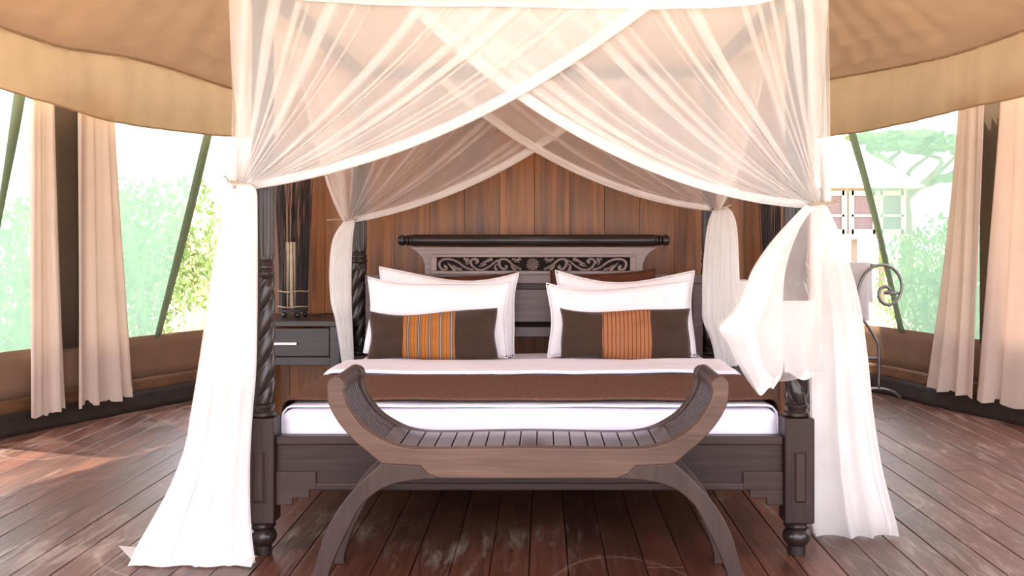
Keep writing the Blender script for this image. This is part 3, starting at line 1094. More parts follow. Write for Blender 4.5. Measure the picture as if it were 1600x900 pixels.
place_pillow('pillow', 'pillow_linen', 0.755, 0.410, 0.14, 0.455, 5.62, 13, -1.0, 26, 'front white pillow directly behind the finely striped cushion', 'pillow', wg)
place_pillow('cushion', 'brown_cloth', 0.665, 0.275, 0.11, -0.515, 5.465, 17, -1.0, 27, 'brown cushion with a band of wide orange and cream stripes', 'cushion', 'brown cushions with striped bands', ears=0.03, sag=0.024, band=('stripe_wide', -0.45, 0.355))
place_pillow('cushion', 'brown_cloth', 0.675, 0.285, 0.11, 0.475, 5.465, 17, 0.3, 28, 'brown cushion with a band of fine rust stripes', 'cushion', 'brown cushions with striped bands', ears=0.03, sag=0.024, band=('stripe_fine', -0.36, 0.38))

# ------------------------------------------------------------------ bench at the foot of the bed
bench = empty('bench', (0, 3.73, 0))
tag(bench, 'curved slatted wooden bench with scroll arms at the foot of the bed', 'bench')
BY0, BY1, BT = 3.54, 3.92, 0.052
def bp_(px, py):
    return ((px - 828.5) / 471.2, CH - (py - VY) / 471.2)
top_edge = [(541, 604), (539, 616), (548, 639), (569, 667), (597, 686), (624, 697), (655, 701.5), (700, 702), (760, 701), (828.5, 700)]
out_edge = [(514.5, 608), (517, 632), (531, 659), (554, 686), (577, 706), (600, 725)]
def sm2(pts, n):
    return [(p.x, p.y) for p in smooth_line([Vector((a, b, 0)) for a, b in pts], n)]
cap = [(541, 604), (539, 596), (533, 590.5), (526, 589.5), (519, 593), (515, 600), (514.5, 608)]
half = sm2(top_edge, 40)[::-1] + sm2(cap, 12)[1:-1] + sm2(out_edge, 16) + [(660, 728), (672, 741), (690, 748), (760, 748), (828.5, 748)]
half = [bp_(*q) for q in half]
full = half + [(-a, b) for a, b in half[::-1]][1:-1]
leg_in = [(690, 748), (660, 750), (635, 753), (612, 759), (589, 771), (566, 793), (549, 824), (535, 853), (523, 880), (513, 912), (512, 930)]
leg_out = [(478, 930), (487, 905), (497, 881), (508, 842), (527, 803), (558, 763), (600, 725)]
leg_half = sm2(leg_in, 40) + sm2(leg_out, 24) + [(660, 728), (672, 741)]
leg_half = [bp_(*q) for q in leg_half]
leg_half = [(a, max(0.0, b)) for a, b in leg_half]
for y0, y1, dz, mt in ((BY0, BY0 + BT, 0.0, 'bench_frame_wood'), (BY1 - BT, BY1, -0.004, 'bench_leg_wood')):
    MB().prism_xz([(a * (1 if dz == 0 else 0.985), b + dz) for a, b in full], y0, y1).build('curved_rail', mt, bench, bevel=0.004)
    for s in (-1, 1):
        MB().prism_xz([(-s * a, b) for a, b in leg_half], y0 + 0.0015, y1 - 0.0015).build('leg', 'bench_leg_wood', bench, bevel=0.004)
# the seat curve as arc length
curve = [Vector((a, 0, b)) for a, b in [bp_(*q) for q in sm2(top_edge, 200)]]
curve = curve + [Vector((-p.x, 0, p.z)) for p in curve[::-1]][1:]
acc = [0.0]
for p, q in zip(curve, curve[1:]):
    acc.append(acc[-1] + (q - p).length)
def on_curve(s):
    s = max(0, min(acc[-1], s))
    lo, hi = 0, len(acc) - 1
    while hi - lo > 1:
        mid = (lo + hi) // 2
        if acc[mid] <= s: lo = mid
        else: hi = mid
    f = (s - acc[lo]) / max(1e-9, acc[hi] - acc[lo])
    t = (curve[hi] - curve[lo]).normalized()
    n = Vector((-t.z, 0, t.x))
    if n.z < 0 and abs(t.x) > 0.3: n = -n
    return lerp(curve[lo], curve[hi], f), t, n
total = acc[-1]
# flat cross slats on the seat
sa = [s for s, p in zip(acc, curve) if p.x > -0.485][0]
sb_ = total - sa
ns = 17
w_ = (sb_ - sa) / ns
for k in range(ns):
    p, t, n = on_curve(sa + (k + 0.5) * w_)
    MB().obox(Vector((p.x, 3.73, p.z)) - n * 0.012, (t, Vector((0, 1, 0)), n), (w_ / 2 - 0.0022, (BY1 - BY0) / 2 - BT - 0.001, 0.009)).build('seat_slat', 'bench_slat_wood', bench, bevel=0.002, origin=(p.x, 3.73, p.z))
# long slats up the arms
nsl = 8
sw_ = (BY1 - BY0 - 2 * BT) / nsl
for side in (0, 1):
    for k in range(nsl):
        yc = BY0 + BT + (k + 0.5) * sw_
        hw = sw_ / 2 - 0.0035
        rows = []
        for i in range(21):
            s = lerp(0.008, sa, i / 20)
            p, t, n = on_curve(s if side == 0 else total - s)
            n = Vector((-t.z, 0, t.x))
            if side == 0:
                n = n if n.x > 0 or n.z > 0 else -n
            else:
                n = n if n.z > 0 or n.x < 0 else -n
            o_ = p - n * 0.004
            i_ = p - n * 0.018
            rows.append([Vector((i_.x, yc - hw, i_.z)), Vector((o_.x, yc - hw * 0.5, o_.z)), Vector((o_.x, yc + hw * 0.5, o_.z)), Vector((i_.x, yc + hw, i_.z))])
        MB().grid(rows, close=True).build('arm_slat', 'bench_arm_wood', bench, smooth=True, angle=35)
    c = bp_(527.5, 603.5)
    sx = 1 if side == 0 else -1
    MB().lathe([(0.005, BY0 + BT), (0.027, BY0 + BT + 0.0005), (0.0275, BY1 - 0.001), (0.005, BY1)], 28, (sx * c[0], c[1]), 'Y').build('arm_roll', 'bench_arm_wood', bench, smooth=True, angle=50)

# ------------------------------------------------------------------ nightstands, twig lamps
def nightstand(x0, x1, y0, y1, top, label, flip=1):
    r = empty('nightstand', ((x0 + x1) / 2, (y0 + y1) / 2, 0))
    tag(r, label, 'nightstand', 'dark nightstands beside the bed')
    t = 0.055
    MB().box(x0, x1, y0, y1, top - 0.032, top).build('top', 'night_wood', r, bevel=0.004)
    for xx in (x0, x1 - t):
        for yy in (y0, y1 - t):
            MB().box(xx, xx + t, yy, yy + t, 0, top - 0.032).build('leg', 'night_wood', r, bevel=0.003)
    MB().box(x0 + t, x1 - t, y0 + 0.006, y0 + 0.03, top - 0.245, top - 0.20).build('apron', 'night_wood', r, bevel=0.003)
    d = MB().box(x0 + t + 0.003, x1 - t - 0.003, y0 + 0.003, y0 + 0.025, top - 0.197, top - 0.040).build('drawer', 'night_wood', r, bevel=0.005)
    c = x0 + (x1 - x0) * 0.46
    hnd = MB().box(c - 0.07, c + 0.07, y0 - 0.022, y0 - 0.012, top - 0.130, top - 0.117)
    hnd.box(c - 0.06, c - 0.05, y0 - 0.014, y0 + 0.004, top - 0.128, top - 0.119)
    hnd.box(c + 0.05, c + 0.06, y0 - 0.014, y0 + 0.004, top - 0.128, top - 0.119)
    h_ = hnd.build('handle', 'handle_metal', d, bevel=0.002)
    MB().box(x0 + 0.01, x0 + 0.03, y0 + t, y1 - t, top - 0.245, top - 0.03).build('side_panel', 'night_wood', r)
    MB().box(x1 - 0.03, x1 - 0.01, y0 + t, y1 - t, top - 0.245, top - 0.03).build('side_panel', 'night_wood', r)
    MB().box(x0 + t, x1 - t, y0 + 0.03, y1 - 0.01, top - 0.245, top - 0.235).build('bottom_board', 'night_wood', r)
    return r
NT = 0.725
nightstand(-1.625, -1.065, 5.86, 6.42, NT, 'dark wooden nightstand with silver drawer handle, near the trailing net tail')
nightstand(1.10, 1.66, 5.86, 6.42, NT, 'dark wooden nightstand on the towel rack side of the bed')

def twig_lamp(x, y, z, label, seed):
    rnd = random.Random(seed)
    r = empty('twig_lamp', (x, y, z))
    tag(r, label, 'lamp', 'twig lamps on the nightstands')
    base = MB().lathe([(0.02, z + 0.030), (0.075, z + 0.030), (0.078, z + 0.036), (0.078, z + 0.046), (0.02, z + 0.048)], 24, (x, y)).build('base', 'twig', r, smooth=True, angle=40)
    for k in range(5):
        a = 2 * PI * k / 5 + 0.3
        MB().lathe([(0.004, z + 0.0005), (0.012, z + 0.005), (0.015, z + 0.015), (0.012, z + 0.027), (0.004, z + 0.033)], 12, (x + 0.066 * math.cos(a), y + 0.066 * math.sin(a))).build('bead_foot', 'black_plastic', r, smooth=True)
    MB().lathe([(0.026, z + 0.048), (0.028, z + 0.05), (0.036, z + 0.43), (0.034, z + 0.431)], 20, (x - 0.012, y + 0.01)).build('paper_shade', 'lamp_paper', r, smooth=True, angle=50)
    tw = MB()
    for k in range(150):
        a = rnd.uniform(0, 2 * PI)
        if -0.55 < math.remainder(a + PI / 2, 2 * PI) < 0.25 and rnd.random() < 0.8:
            continue
        rr = rnd.uniform(0.068, 0.080)
        L = rnd.uniform(0.30, 0.46) if rnd.random() < 0.30 else rnd.uniform(0.65, 1.05)
        fl = rnd.uniform(0.9, 1.5) if L > 0.5 else rnd.uniform(0.95, 1.1)
        a2 = a + rnd.uniform(-0.35, 0.35)
        pts = []
        for i in range(6):
            t = i / 5
            q = rr * lerp(1, fl, t ** 1.5)
            aa = lerp(a, a2, t)
            pts.append((x + q * math.cos(aa) + rnd.uniform(-.004, .004) * t, y + q * math.sin(aa) * 0.9 + rnd.uniform(-.004, .004) * t, z + 0.034 + L * t))
        tw.tube(pts, [0.0032, 0.0030, 0.0028, 0.0024, 0.002, 0.0012], seg=4)
    o = tw.build('twigs', 'twig', r)
    o['kind'] = 'stuff'
    for zz in (0.062, 0.150):
        pts = [(x + 0.085 * math.cos(2 * PI * k / 24), y + 0.085 * math.sin(2 * PI * k / 24), z + zz + 0.003 * math.sin(k)) for k in range(25)]
        MB().tube(pts, 0.0035, seg=6).build('twine_band', 'twine', r, smooth=True)
    return r
twig_lamp(-1.385, 6.14, NT, 'tall dark twig lamp with a cream core beside the tied-back net', 5)
twig_lamp(1.40, 6.14, NT, 'tall dark twig lamp on the nightstand half hidden by the billowing net', 6)
cord = [(-1.29, 6.2, NT + 0.004), (-1.24, 6.22, NT + 0.010), (-1.19, 6.25, NT + 0.012), (-1.12, 6.26, NT + 0.006), (-1.085, 6.30, NT + 0.004)]
tag(MB().tube(smooth_line(cord, 24), 0.003, seg=6).build('lamp_cord', 'black_plastic', None, smooth=True), 'thin black lamp cord lying on the nightstand top', 'cord')
bx = MB().box(1.13, 1.22, 5.98, 6.12, NT + 0.0005, NT + 0.215)
wb = empty('tissue_box', (1.175, 6.05, NT))
tag(wb, 'small white box standing on the nightstand by the billowing net', 'box')
bx.build('carton', 'white_box', wb, bevel=0.004)
MB().box(1.15, 1.20, 6.03, 6.07, NT + 0.2155, NT + 0.219).build('lid_slot', 'white_box', wb)

# ------------------------------------------------------------------ canopy net
net = empty('canopy_net', (0, 5.05, 2.16))
tag(net, 'sheer white canopy net draped over the bed frame and tied at the posts', 'canopy net')
NX = 1.10
FY = 3.90
BYN = 6.02

# roof sheet and front valance
rows = []
for j in range(17):
    y = lerp(FY - 0.02, BYN + 0.14, j / 16)
    row = []
    for i in range(31):
        x = lerp(-NX, NX, i / 30)
        s = 0.03 * (1 - (x / NX) ** 2) * math.sin(PI * j / 16)
        row.append(Vector((x, y, 2.168 - s)))
    rows.append(row)
MB().grid(rows).build('roof_sheet', 'net_roof', net, smooth=True)
VB = [(-1.2, 2.12), (-0.95, 2.085), (-0.84, 2.050), (-0.60, 2.034), (-0.40, 2.027), (-0.10, 2.026), (0.20, 2.019), (0.45, 2.017), (0.65, 2.021), (0.82, 2.032), (0.92, 2.06), (1.0, 2.10), (1.2, 2.14)]
rows = []
for k in range(6):
    row = []
    for i in range(81):
        x = lerp(-NX, NX, i / 80)
        zb2 = interp(VB, x)
        row.append(Vector((x, FY - 0.025 + 0.004 * math.sin(i * 0.7), lerp(2.168, zb2, k / 5))))
    rows.append(row)
vz = MB().grid(rows).build('valance', 'net_tail', net, smooth=True)
MB().tube(rows[-1], 0.004, seg=6).build('valance_piping', 'net_hem', vz, smooth=True)

def fan(top0, top1, tie, sag, pleats, seed, name, mat, hem_w=0.030, amp=0.022, normal=(0, -1, 0), spread=0.035, overlap=1.0):
    """net gathered from a rail (top0 near the tie side .. top1 far end) down into the tie point; Z-folded pleats overlap"""
    rnd = random.Random(seed)
    nrm = Vector(normal)
    # irregular pleats: widths vary, some wide flat areas between
    wd = [rnd.choice([0.5, 0.7, 1.0, 1.0, 1.6, 2.4]) for _ in range(pleats)]
    tot = sum(wd)
    edges = [0]
    for w in wd:
        edges.append(edges[-1] + w / tot)
    per = 9
    cols = []                      # (s along rail, depth offset)
    for k in range(pleats):
        a, b = edges[k], edges[k + 1]
        ov = min(0.85, rnd.choice([0.15, 0.25, 0.35, 0.5, 0.8]) * overlap) * (b - a)
        ov = min(ov, 0.035)
        d = rnd.uniform(0.5, 1.0)
        for i in range(per):
            t = i / per
            # go forward a bit too far, fold back, go forward again
            if t < 0.66:
                s = a + (b - a + ov) * (t / 0.66)
                dep = d * math.sin(t / 0.66 * PI) * 0.5
            else:
                q = (t - 0.66) / 0.34
                s = b + ov - ov * q
                dep = -d * math.sin(q * PI) * 0.6
            cols.append((min(1.0, s), dep))
    cols.append((1.0, 0.0))
    T0, T1, K = Vector(top0), Vector(top1), Vector(tie)
    rail = (T1 - T0)
    side = rail.normalized()
    nr = 30
    rows = []
    wig = [(rnd.uniform(0, 6), rnd.uniform(0, 6)) for _ in cols]
    for j in range(nr + 1):
        v = j / nr
        row = []
        for c, (s, dep) in enumerate(cols):
            T = T0 + rail * s
            Kc = K + side * ((s - 0.5) * spread) + nrm * (dep * 0.02) + Vector((0, 0, -spread * 0.55 * s))
            vv = v
            p = lerp(T, Kc, vv)
            sg = sag * (s ** 1.3) * 4 * v * (1 - v)
            p.z -= sg
            p += nrm * (amp * dep * (1 - 0.55 * v) * (0.25 + 0.75 * min(1, v * 5)))
            # ease of the cloth: slight waviness of every strand
            p += side * (0.006 * math.sin(v * 5 + 9 * s + wig[0][0]) * math.sin(PI * v))
            row.append(p)
        rows.append(row)
    o = MB().grid(rows).build(name, mat, net, smooth=True)
    # stitched hem along the free edge
    last = [r[-1] for r in rows]
    hr = []
    for j, p in enumerate(last):
        v = j / nr
        tan = (last[min(j + 1, nr)] - last[max(j - 1, 0)]).normalized()
        up = nrm.cross(tan)
        if up.z < 0: up = -up
        w = hem_w * (1 - 0.35 * v)
        hr.append([p + nrm * 0.003, p + nrm * 0.004 + up * w * 0.5, p + nrm * 0.003 + up * w])
    MB().grid(hr).build('hem', 'net_hem', o, smooth=True)
    return o
TFL = at(382, 288, FY); TFR = at(1277, 317, FY)
fan((-NX, FY, 2.10), (0.44, FY, 2.018), TFL, 0.115, 19, 3, 'front_panel', 'net', 0.045, 0.045)
fan((NX, FY + 0.035, 2.12), (-0.45, FY + 0.035, 2.03), TFR + Vector((0, 0.035, 0)), 0.165, 20, 8, 'front_panel', 'net', 0.045, 0.045)
TBL = at(549, 342, BYN); TBR = at(1112, 324, BYN)
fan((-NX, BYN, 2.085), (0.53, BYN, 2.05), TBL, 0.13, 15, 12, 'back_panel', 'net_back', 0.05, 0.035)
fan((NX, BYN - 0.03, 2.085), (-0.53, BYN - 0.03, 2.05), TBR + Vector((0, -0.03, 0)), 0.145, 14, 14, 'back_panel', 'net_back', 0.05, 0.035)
for s, tf, tb in ((-1, TFL, TBL), (1, TFR, TBR)):
    X = s * (NX + 0.005)
    fan((X, FY + 0.04, 2.12), (X, 5.15, 2.08), tf + Vector((s * 0.045, 0.03, 0)), 0.12, 9, 30 + s, 'side_panel', 'net', 0.04, 0.03, normal=(s, 0, 0))
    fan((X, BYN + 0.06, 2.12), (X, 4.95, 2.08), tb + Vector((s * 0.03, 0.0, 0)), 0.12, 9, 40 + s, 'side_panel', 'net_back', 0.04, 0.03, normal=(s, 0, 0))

def tail(rowspec, Y, seed, pleats, mat, name='tail', ythick=0.05, layers=2, ypos=None, overlap=0.45, smooth_n=46, floor_flare=None):
    """hanging bundle below a tie; rowspec [(py, left px, right px)], read at depth Y"""
    root_rows = smooth_line([Vector(r) for r in rowspec], smooth_n)
    objs = []
    for L in range(layers):
        rnd = random.Random(seed + L * 17)
        ph = [rnd.uniform(0, 6) for _ in range(6)]
        rows = []
        m = pleats * 10
        for j, r in enumerate(root_rows):
            v = j / (smooth_n - 1)
            row = []
            yy = Y if ypos is None else interp(ypos, v)
            for i in range(m + 1):
                u = i / m
                a = 2 * PI * pleats * u + ph[0] + 0.8 * math.sin(u * 7 + ph[1]) + 0.5 * math.sin(v * 2.5 + ph[2])
                u2 = u + overlap * 1.5 / (2 * PI * pleats) * math.sin(a) * (0.7 + 0.5 * math.sin(u * 11 + ph[3]))
                u2 = max(0, min(1, u2))
                px_ = lerp(r.y, r.z, u2)
                p = at(px_, r.x, yy)
                env = min(1, 0.25 + v * 2.2)
                p.y += ythick * 0.32 * math.cos(a) * env + (L - (layers - 1) / 2) * ythick * env * math.sin(PI * min(1, max(0, u)))
                p.z = max(p.z, 0.004)
                row.append(p)
            rows.append(row)
        o = MB().grid(rows).build(name, mat, net, smooth=True)
        objs.append((o, rows))
    return objs
# tail by the post where the net trails on the floor
TY = 3.865
tl = tail([(288, 371, 392), (300, 366, 401), (340, 347, 402), (420, 332, 402), (500, 321, 401), (580, 309, 399), (640, 299, 394), (700, 288, 390), (760, 265, 389), (810, 238, 390), (850, 215, 393), (878, 202, 397), (883, 198, 397)],
     TY, 3, 4, 'net_tail', ythick=0.05, layers=2, overlap=0.5)
# flap lying on the floor
fl_ = []
for i in range(26):
    t = i / 25
    a = ground = at(lerp(205, 398, t), 883, TY)
    b = lerp(Vector((CX + (185 - VX) * 4.02 / F, 4.02, 0)), Vector((CX + (330 - VX) * 3.95 / F, 3.95, 0)), min(1, t * 1.8)) if t < 0.55 else Vector((a.x, TY + 0.07, 0))
    c = Vector((a.x, TY - 0.035 + 0.012 * math.sin(t * 17), 0))
    fl_.append([Vector((b.x, b.y, 0.010 + 0.014 * (t < 0.2))), Vector((lerp(a.x, b.x, .5), lerp(a.y, b.y, .5), 0.022)), Vector((a.x, a.y, 0.020 + 0.008 * math.sin(t * 21))), Vector((c.x, c.y, 0.006))])
fo = MB().grid(fl_).build('tail_hem', 'net_tail_dense', net, smooth=True)
# billowing tail by the towel rack: hanging body ...
tail([(318, 1268, 1288), (335, 1267, 1298), (370, 1266, 1312), (420, 1266, 1328), (480, 1266, 1343), (560, 1266, 1354), (640, 1267, 1362), (720, 1267, 1374), (780, 1268, 1388), (815, 1269, 1398), (836, 1272, 1402)],
     3.9, 9, 3, 'net_tail', ythick=0.07, layers=2, ypos=[(0, FY), (0.3, 3.92), (1.0, 4.22)], overlap=0.5)
# ... and the wing the wind lifts across the post
def wing(rowspec, Y0, bul, seed, mat, n=40, m=40):
    rr = smooth_line([Vector(r) for r in rowspec], n)
    rnd = random.Random(seed)
    ph = [rnd.uniform(0, 6) for _ in range(4)]
    rows = []
    for j, r in enumerate(rr):
        v = j / (n - 1)
        row = []
        for i in range(m + 1):
            u = i / m
            bulge = bul * math.sin(PI * min(1, v * 1.05)) * math.sin(PI * (0.15 + 0.7 * (1 - u)))
            Y = Y0 - bulge + (0.009 * math.sin(u * 8 + ph[0] + v * 1.5) + 0.002 * math.sin(u * 23 + ph[2])) * min(1, v * 3)
            row.append(at(lerp(r.y, r.z, u), r.x + 6 * math.sin(u * 5 + ph[1]) * v, Y))
        rows.append(row)
    return MB().grid(rows).build('blown_tail', mat, net, smooth=True)
wing([(322, 1258, 1284), (345, 1234, 1284), (380, 1203, 1284), (420, 1176, 1284), (460, 1160, 1284), (490, 1142, 1284), (512, 1122, 1284), (535, 1138, 1284), (560, 1150, 1284), (580, 1160, 1283), (590, 1172, 1282)],
     3.915, 0.10, 2, 'net_back')
wing([(320, 1258, 1276), (345, 1234, 1257), (380, 1203, 1240), (420, 1176, 1228), (455, 1162, 1224), (484, 1148, 1224), (510, 1124, 1224), (535, 1138, 1224), (560, 1150, 1224), (588, 1166, 1222), (612, 1184, 1208)], 3.905, 0.09, 4, 'net_tail_dense', n=40, m=36)
wing([(470, 1221, 1272), (500, 1222, 1272), (530, 1223, 1271), (560, 1224, 1271), (588, 1226, 1270)], 3.925, 0.03, 5, 'net_tail_dense', n=24, m=30)
# tails at the head posts
tail([(342, 541, 553), (350, 534, 554), (375, 520, 551), (420, 515, 549), (470, 517, 549), (500, 524, 550), (545, 531, 552), (572, 534, 552)], BYN, 21, 4, 'net_tail', ythick=0.04, layers=2, ypos=[(0, BYN), (0.42, 5.86), (0.57, 5.80), (1, 5.79)])
tail([(324, 1118, 1138), (335, 1111, 1146), (360, 1104, 1152), (420, 1098, 1155), (470, 1097, 1156), (500, 1098, 1156), (530, 1110, 1156), (555, 1116, 1155), (572, 1118, 1153)], BYN, 22, 5, 'net_tail', ythick=0.04, layers=2, ypos=[(0, BYN), (0.36, 5.86), (0.5, 5.80), (1, 5.79)])
# twine ties with a loose end
def tie(c, rx, ry, ends, tilt=0.2):
    pts = [(c.x + rx * math.cos(2 * PI * k / 28), c.y + ry * math.sin(2 * PI * k / 28), c.z + tilt * rx * math.cos(2 * PI * k / 28)) for k in range(29)]
    o = MB().tube(pts, 0.0045, seg=6).build('tie', 'twine', net, smooth=True)
    for e in ends:
        MB().tube(smooth_line([Vector(pts[14]) if e[0] < c.x else Vector(pts[0]), (Vector(pts[14 if e[0] < c.x else 0]) + Vector(e)) / 2 + Vector((0, 0, 0.004)), Vector(e)], 8), 0.004, seg=5).build('loose_end', 'twine', o, smooth=True)
tie(at(378, 287, FY + 0.005), 0.050, 0.036, [tuple(at(349, 275, FY))], -0.2)
tie(at(1282, 318, FY + 0.015), 0.048, 0.034, [tuple(at(1312, 315, FY))], 0.1)
tie(at(548, 343, BYN - 0.005), 0.035, 0.030, [tuple(at(510, 344, BYN - 0.02))], 0.1)
tie(at(1127, 325, BYN - 0.01), 0.055, 0.032, [], 0.3)

# ------------------------------------------------------------------ towel rack by the tent wall
RY = 7.72
rack = empty('towel_rack', (at(1373, 0, RY).x, RY, 0))
tag(rack, 'grey wrought-iron towel rack with a scroll end by the tent wall', 'towel rack')
def rp(px, py, dy=0.0):
    p = at(px, py, RY)
    return Vector((p.x, p.y + dy, max(0.012, p.z)))
scroll = [(1381, 458), (1391, 453), (1384, 447.5), (1375, 452), (1373, 463), (1379, 473), (1391, 476), (1403, 467), (1409, 450), (1405, 431), (1393, 418), (1377, 414), (1360, 420), (1348, 434), (1341, 455), (1341, 480), (1347, 497), (1358, 512), (1368, 529), (1373, 543), (1373.5, 575), (1373, 607)]
MB().tube(smooth_line([rp(*q) for q in scroll], 120), 0.0115, seg=8).build('scroll_upright', 'steel', rack, smooth=True)
MB().tube([rp(1381, 458), rp(1408, 458)], 0.010, seg=8).build('scroll_bar', 'steel', rack, smooth=True)
foot = [(1336, 622), (1345, 611), (1373, 607), (1396, 612), (1408, 622)]
MB().tube(smooth_line([rp(*q) for q in foot], 30), 0.0115, seg=8).build('foot', 'steel', rack, smooth=True)
# far end frame and the rails between
DX = Vector((-0.42, 0.30, 0))
MB().tube([p + DX for p in smooth_line([rp(*q) for q in scroll[11:]], 60)], 0.0115, seg=8).build('scroll_upright', 'steel', rack, smooth=True)
MB().tube([p + DX for p in smooth_line([rp(*q) for q in foot], 30)], 0.0115, seg=8).build('foot', 'steel', rack, smooth=True)
for q in ((1377, 414), (1373, 560)):
    MB().tube([rp(*q), rp(*q) + DX], 0.009, seg=8).build('rail', 'steel', rack, smooth=True)
# towel over the top rail
A = rp(1377, 414)
rows = []
for j in range(141):
    t = j / 140
    s = -0.43 + 0.73 * t
    row = []
    for i in range(15):
        u = i / 14
        base = A + DX * lerp(0.15, 0.85, u)
        n_ = Vector((0.30, 0.42, 0)).normalized()
        r_ = 0.016
        if abs(s) < r_ * 1.57:
            a = s / r_
            p = base + n_ * (r_ * math.sin(a)) + Vector((0, 0, r_ * math.cos(a)))
        else:
            d = abs(s) - r_ * 1.57
            p = base + n_ * math.copysign(r_ + 0.005 * (1 + math.sin(u * 9 + d * 6)) * min(1, d * 20) + 0.012 * min(1, d * 5), s) + Vector((0, 0, -d))
        row.append(p)
    rows.append(row)
tw = MB().grid(rows).build('towel', 'towel_cloth', None, smooth=True, solid=0.008)
tag(tw, 'white towel folded over the iron towel rack', 'towel')

# ------------------------------------------------------------------ outside
GZ = -0.55
g = MB()
rows = []
for j in range(41):
    y = lerp(-40, 120, j / 40)
    rows.append([Vector((x_, y, GZ + 0.12 * math.sin(x_ * 0.35 + y * 0.2) * (abs(x_) > 4.5 or y > 11))) for x_ in [lerp(-90, 90, i / 60) for i in range(61)]])
ground_o = g.grid(rows).build('ground', 'dry_ground', None, smooth=True)
tag(ground_o, 'dry pale grassy ground outside the tent', kind='structure')
# hill
rows = []
for j in range(9):
    t = j / 8
    row = []
    for i in range(41):
        x_ = lerp(-90, -2, i / 40)
        h = max(0, 19.5 - abs(x_ + 47) * 0.62) + 0.4 * math.sin(x_ * 0.7)
        row.append(Vector((x_, 95 + 18 * (1 - t) * -1 + 18, GZ - 0.5 + max(0.2, h) * t)))
    rows.append(row)
hill = MB().grid(rows).build('hill', 'hill_ground', None, smooth=True)
tag(hill, 'pale grey hillside rising beyond the hedge', kind='structure')

def leaf_cloud(center, radii, n, size, rnd, flat=0.0):
    m = MB()
    for _ in range(n):
        while True:
            d = Vector((rnd.uniform(-1, 1), rnd.uniform(-1, 1), rnd.uniform(-1, 1)))
            if 0.02 < d.length <= 1: break
        d = d.normalized() * (0.55 + 0.45 * rnd.random() ** 0.5)
        p = Vector((center[0] + d.x * radii[0], center[1] + d.y * radii[1], center[2] + d.z * radii[2]))
        a = Vector((rnd.uniform(-1, 1), rnd.uniform(-1, 1), rnd.uniform(-1, 1) * (1 - flat))).normalized()
        b = a.cross(Vector((rnd.uniform(-1, 1), rnd.uniform(-1, 1), rnd.uniform(-1, 1)))).normalized()
        s = size * rnd.uniform(0.6, 1.3)
        m.add([p - a * s, p + b * s * 0.45, p + a * s, p - b * s * 0.45], [(0, 1, 2, 3)])
    return m
def shrub(mat, seed, label, group, rx=1.3, rz=1.15, n=3600, size=0.062):
    rnd = random.Random(seed)
    r = empty('shrub', (0, 0, 0))
    tag(r, label, 'shrub', group)
    m = MB()
    for k in range(6):
        c = (rnd.uniform(-.5, .5) * rx, rnd.uniform(-.5, .5) * rx, rz * rnd.uniform(0.55, 1.25))
        q = leaf_cloud(c, (rx * 0.6, rx * 0.6, rz * 0.7), n // 6, size, rnd)
        m.add(q.v, q.f)
    m.v = [(a, b, max(0.02, c)) for a, b, c in m.v]
    o = m.build('foliage', mat, r)
    o['kind'] = 'stuff'
    st = MB()
    for k in range(5):
        a = rnd.uniform(0, 6.28)
        st.tube([(0, 0, -0.05), (0.2 * math.cos(a), 0.2 * math.sin(a), rz * 0.5), (0.5 * math.cos(a), 0.5 * math.sin(a), rz * 1.1)], [0.05, 0.035, 0.015], seg=5)
    st.build('stems', 'bark', r)
    return r
LG = 'green leafy shrub growing outside the mesh windows opposite the towel rack'
DG = 'dry yellow shrub showing through the gap beside the mesh'
RG = 'green leafy shrub growing outside the mesh window by the towel rack'
g0 = shrub('leaf_green', 1, LG, 'green shrubs outside the hedge-side windows')
d0 = shrub('leaf_dry', 2, DG, 'dry yellow shrubs outside')
def set_out(proto, first, X, Y, s, rz, label=None, group=None):
    o = proto if first else copy_tree(proto)
    o.location = (X, Y, GZ)
    o.scale = (s, s, s * rz)
    o.rotation_euler.z = (X * 7.3 + Y * 3.1) % 6.28
    if label:
        o['label'] = label; o['group'] = group
    return o
for k, (px_, Y, s, rz, lab) in enumerate(((-10, 11.0, 0.80, 1.30, 'green shrub outside the narrow outer mesh window'),
                               (125, 13.8, 0.86, 1.42, 'broad green shrub seen through the middle of the wide mesh window'), (222, 17.6, 0.95, 1.42, 'green shrub behind the slanting mesh edge next to the dry bushes'))):
    set_out(g0, k == 0, CX + (px_ - VX) * Y / F, Y, s, rz, lab, 'green shrubs outside the hedge-side windows')
for k, (px_, Y, s, rz, lab) in enumerate(((332, 20.0, 0.85, 1.5, 'tall dry yellow shrub in the gap beside the slanting mesh edge'), (326, 12.0, 0.42, 1.1, 'small dry shrub low in the gap in front of the tall dry shrub'), (290, 10.6, 0.34, 1.2, 'low dry shrub half behind the slanting mesh edge'))):
    set_out(d0, k == 0, CX + (px_ - VX) * Y / F, Y, s, rz, lab, 'dry yellow shrubs outside')
for k, (px_, Y, s, rz, lab) in enumerate(((1452, 16.5, 0.6, 1.5, 'low green shrub below the acacia branches'), (1525, 13.0, 0.72, 1.35, 'green shrub outside behind the curtain next to the towel rack window'), (1650, 10.4, 0.75, 1.25, 'green shrub outside behind the wide curtain'))):
    set_out(g0, False, CX + (px_ - VX) * Y / F, Y, s, rz, lab, 'green shrubs outside the towel rack side windows')
for (px_, Y, s, rz, lab) in ((1305, 19, 0.4, 0.8, 'low dry shrub below the cabin beside the tied net'), (1352, 16, 0.4, 0.8, 'low dry shrub below the cabin just above the towel'), (1396, 10.8, 0.34, 0.8, 'low dry shrub outside behind the scroll of the towel rack')):
    set_out(d0, False, CX + (px_ - VX) * Y / F, Y, s, rz, lab, 'dry shrubs by the cabin')

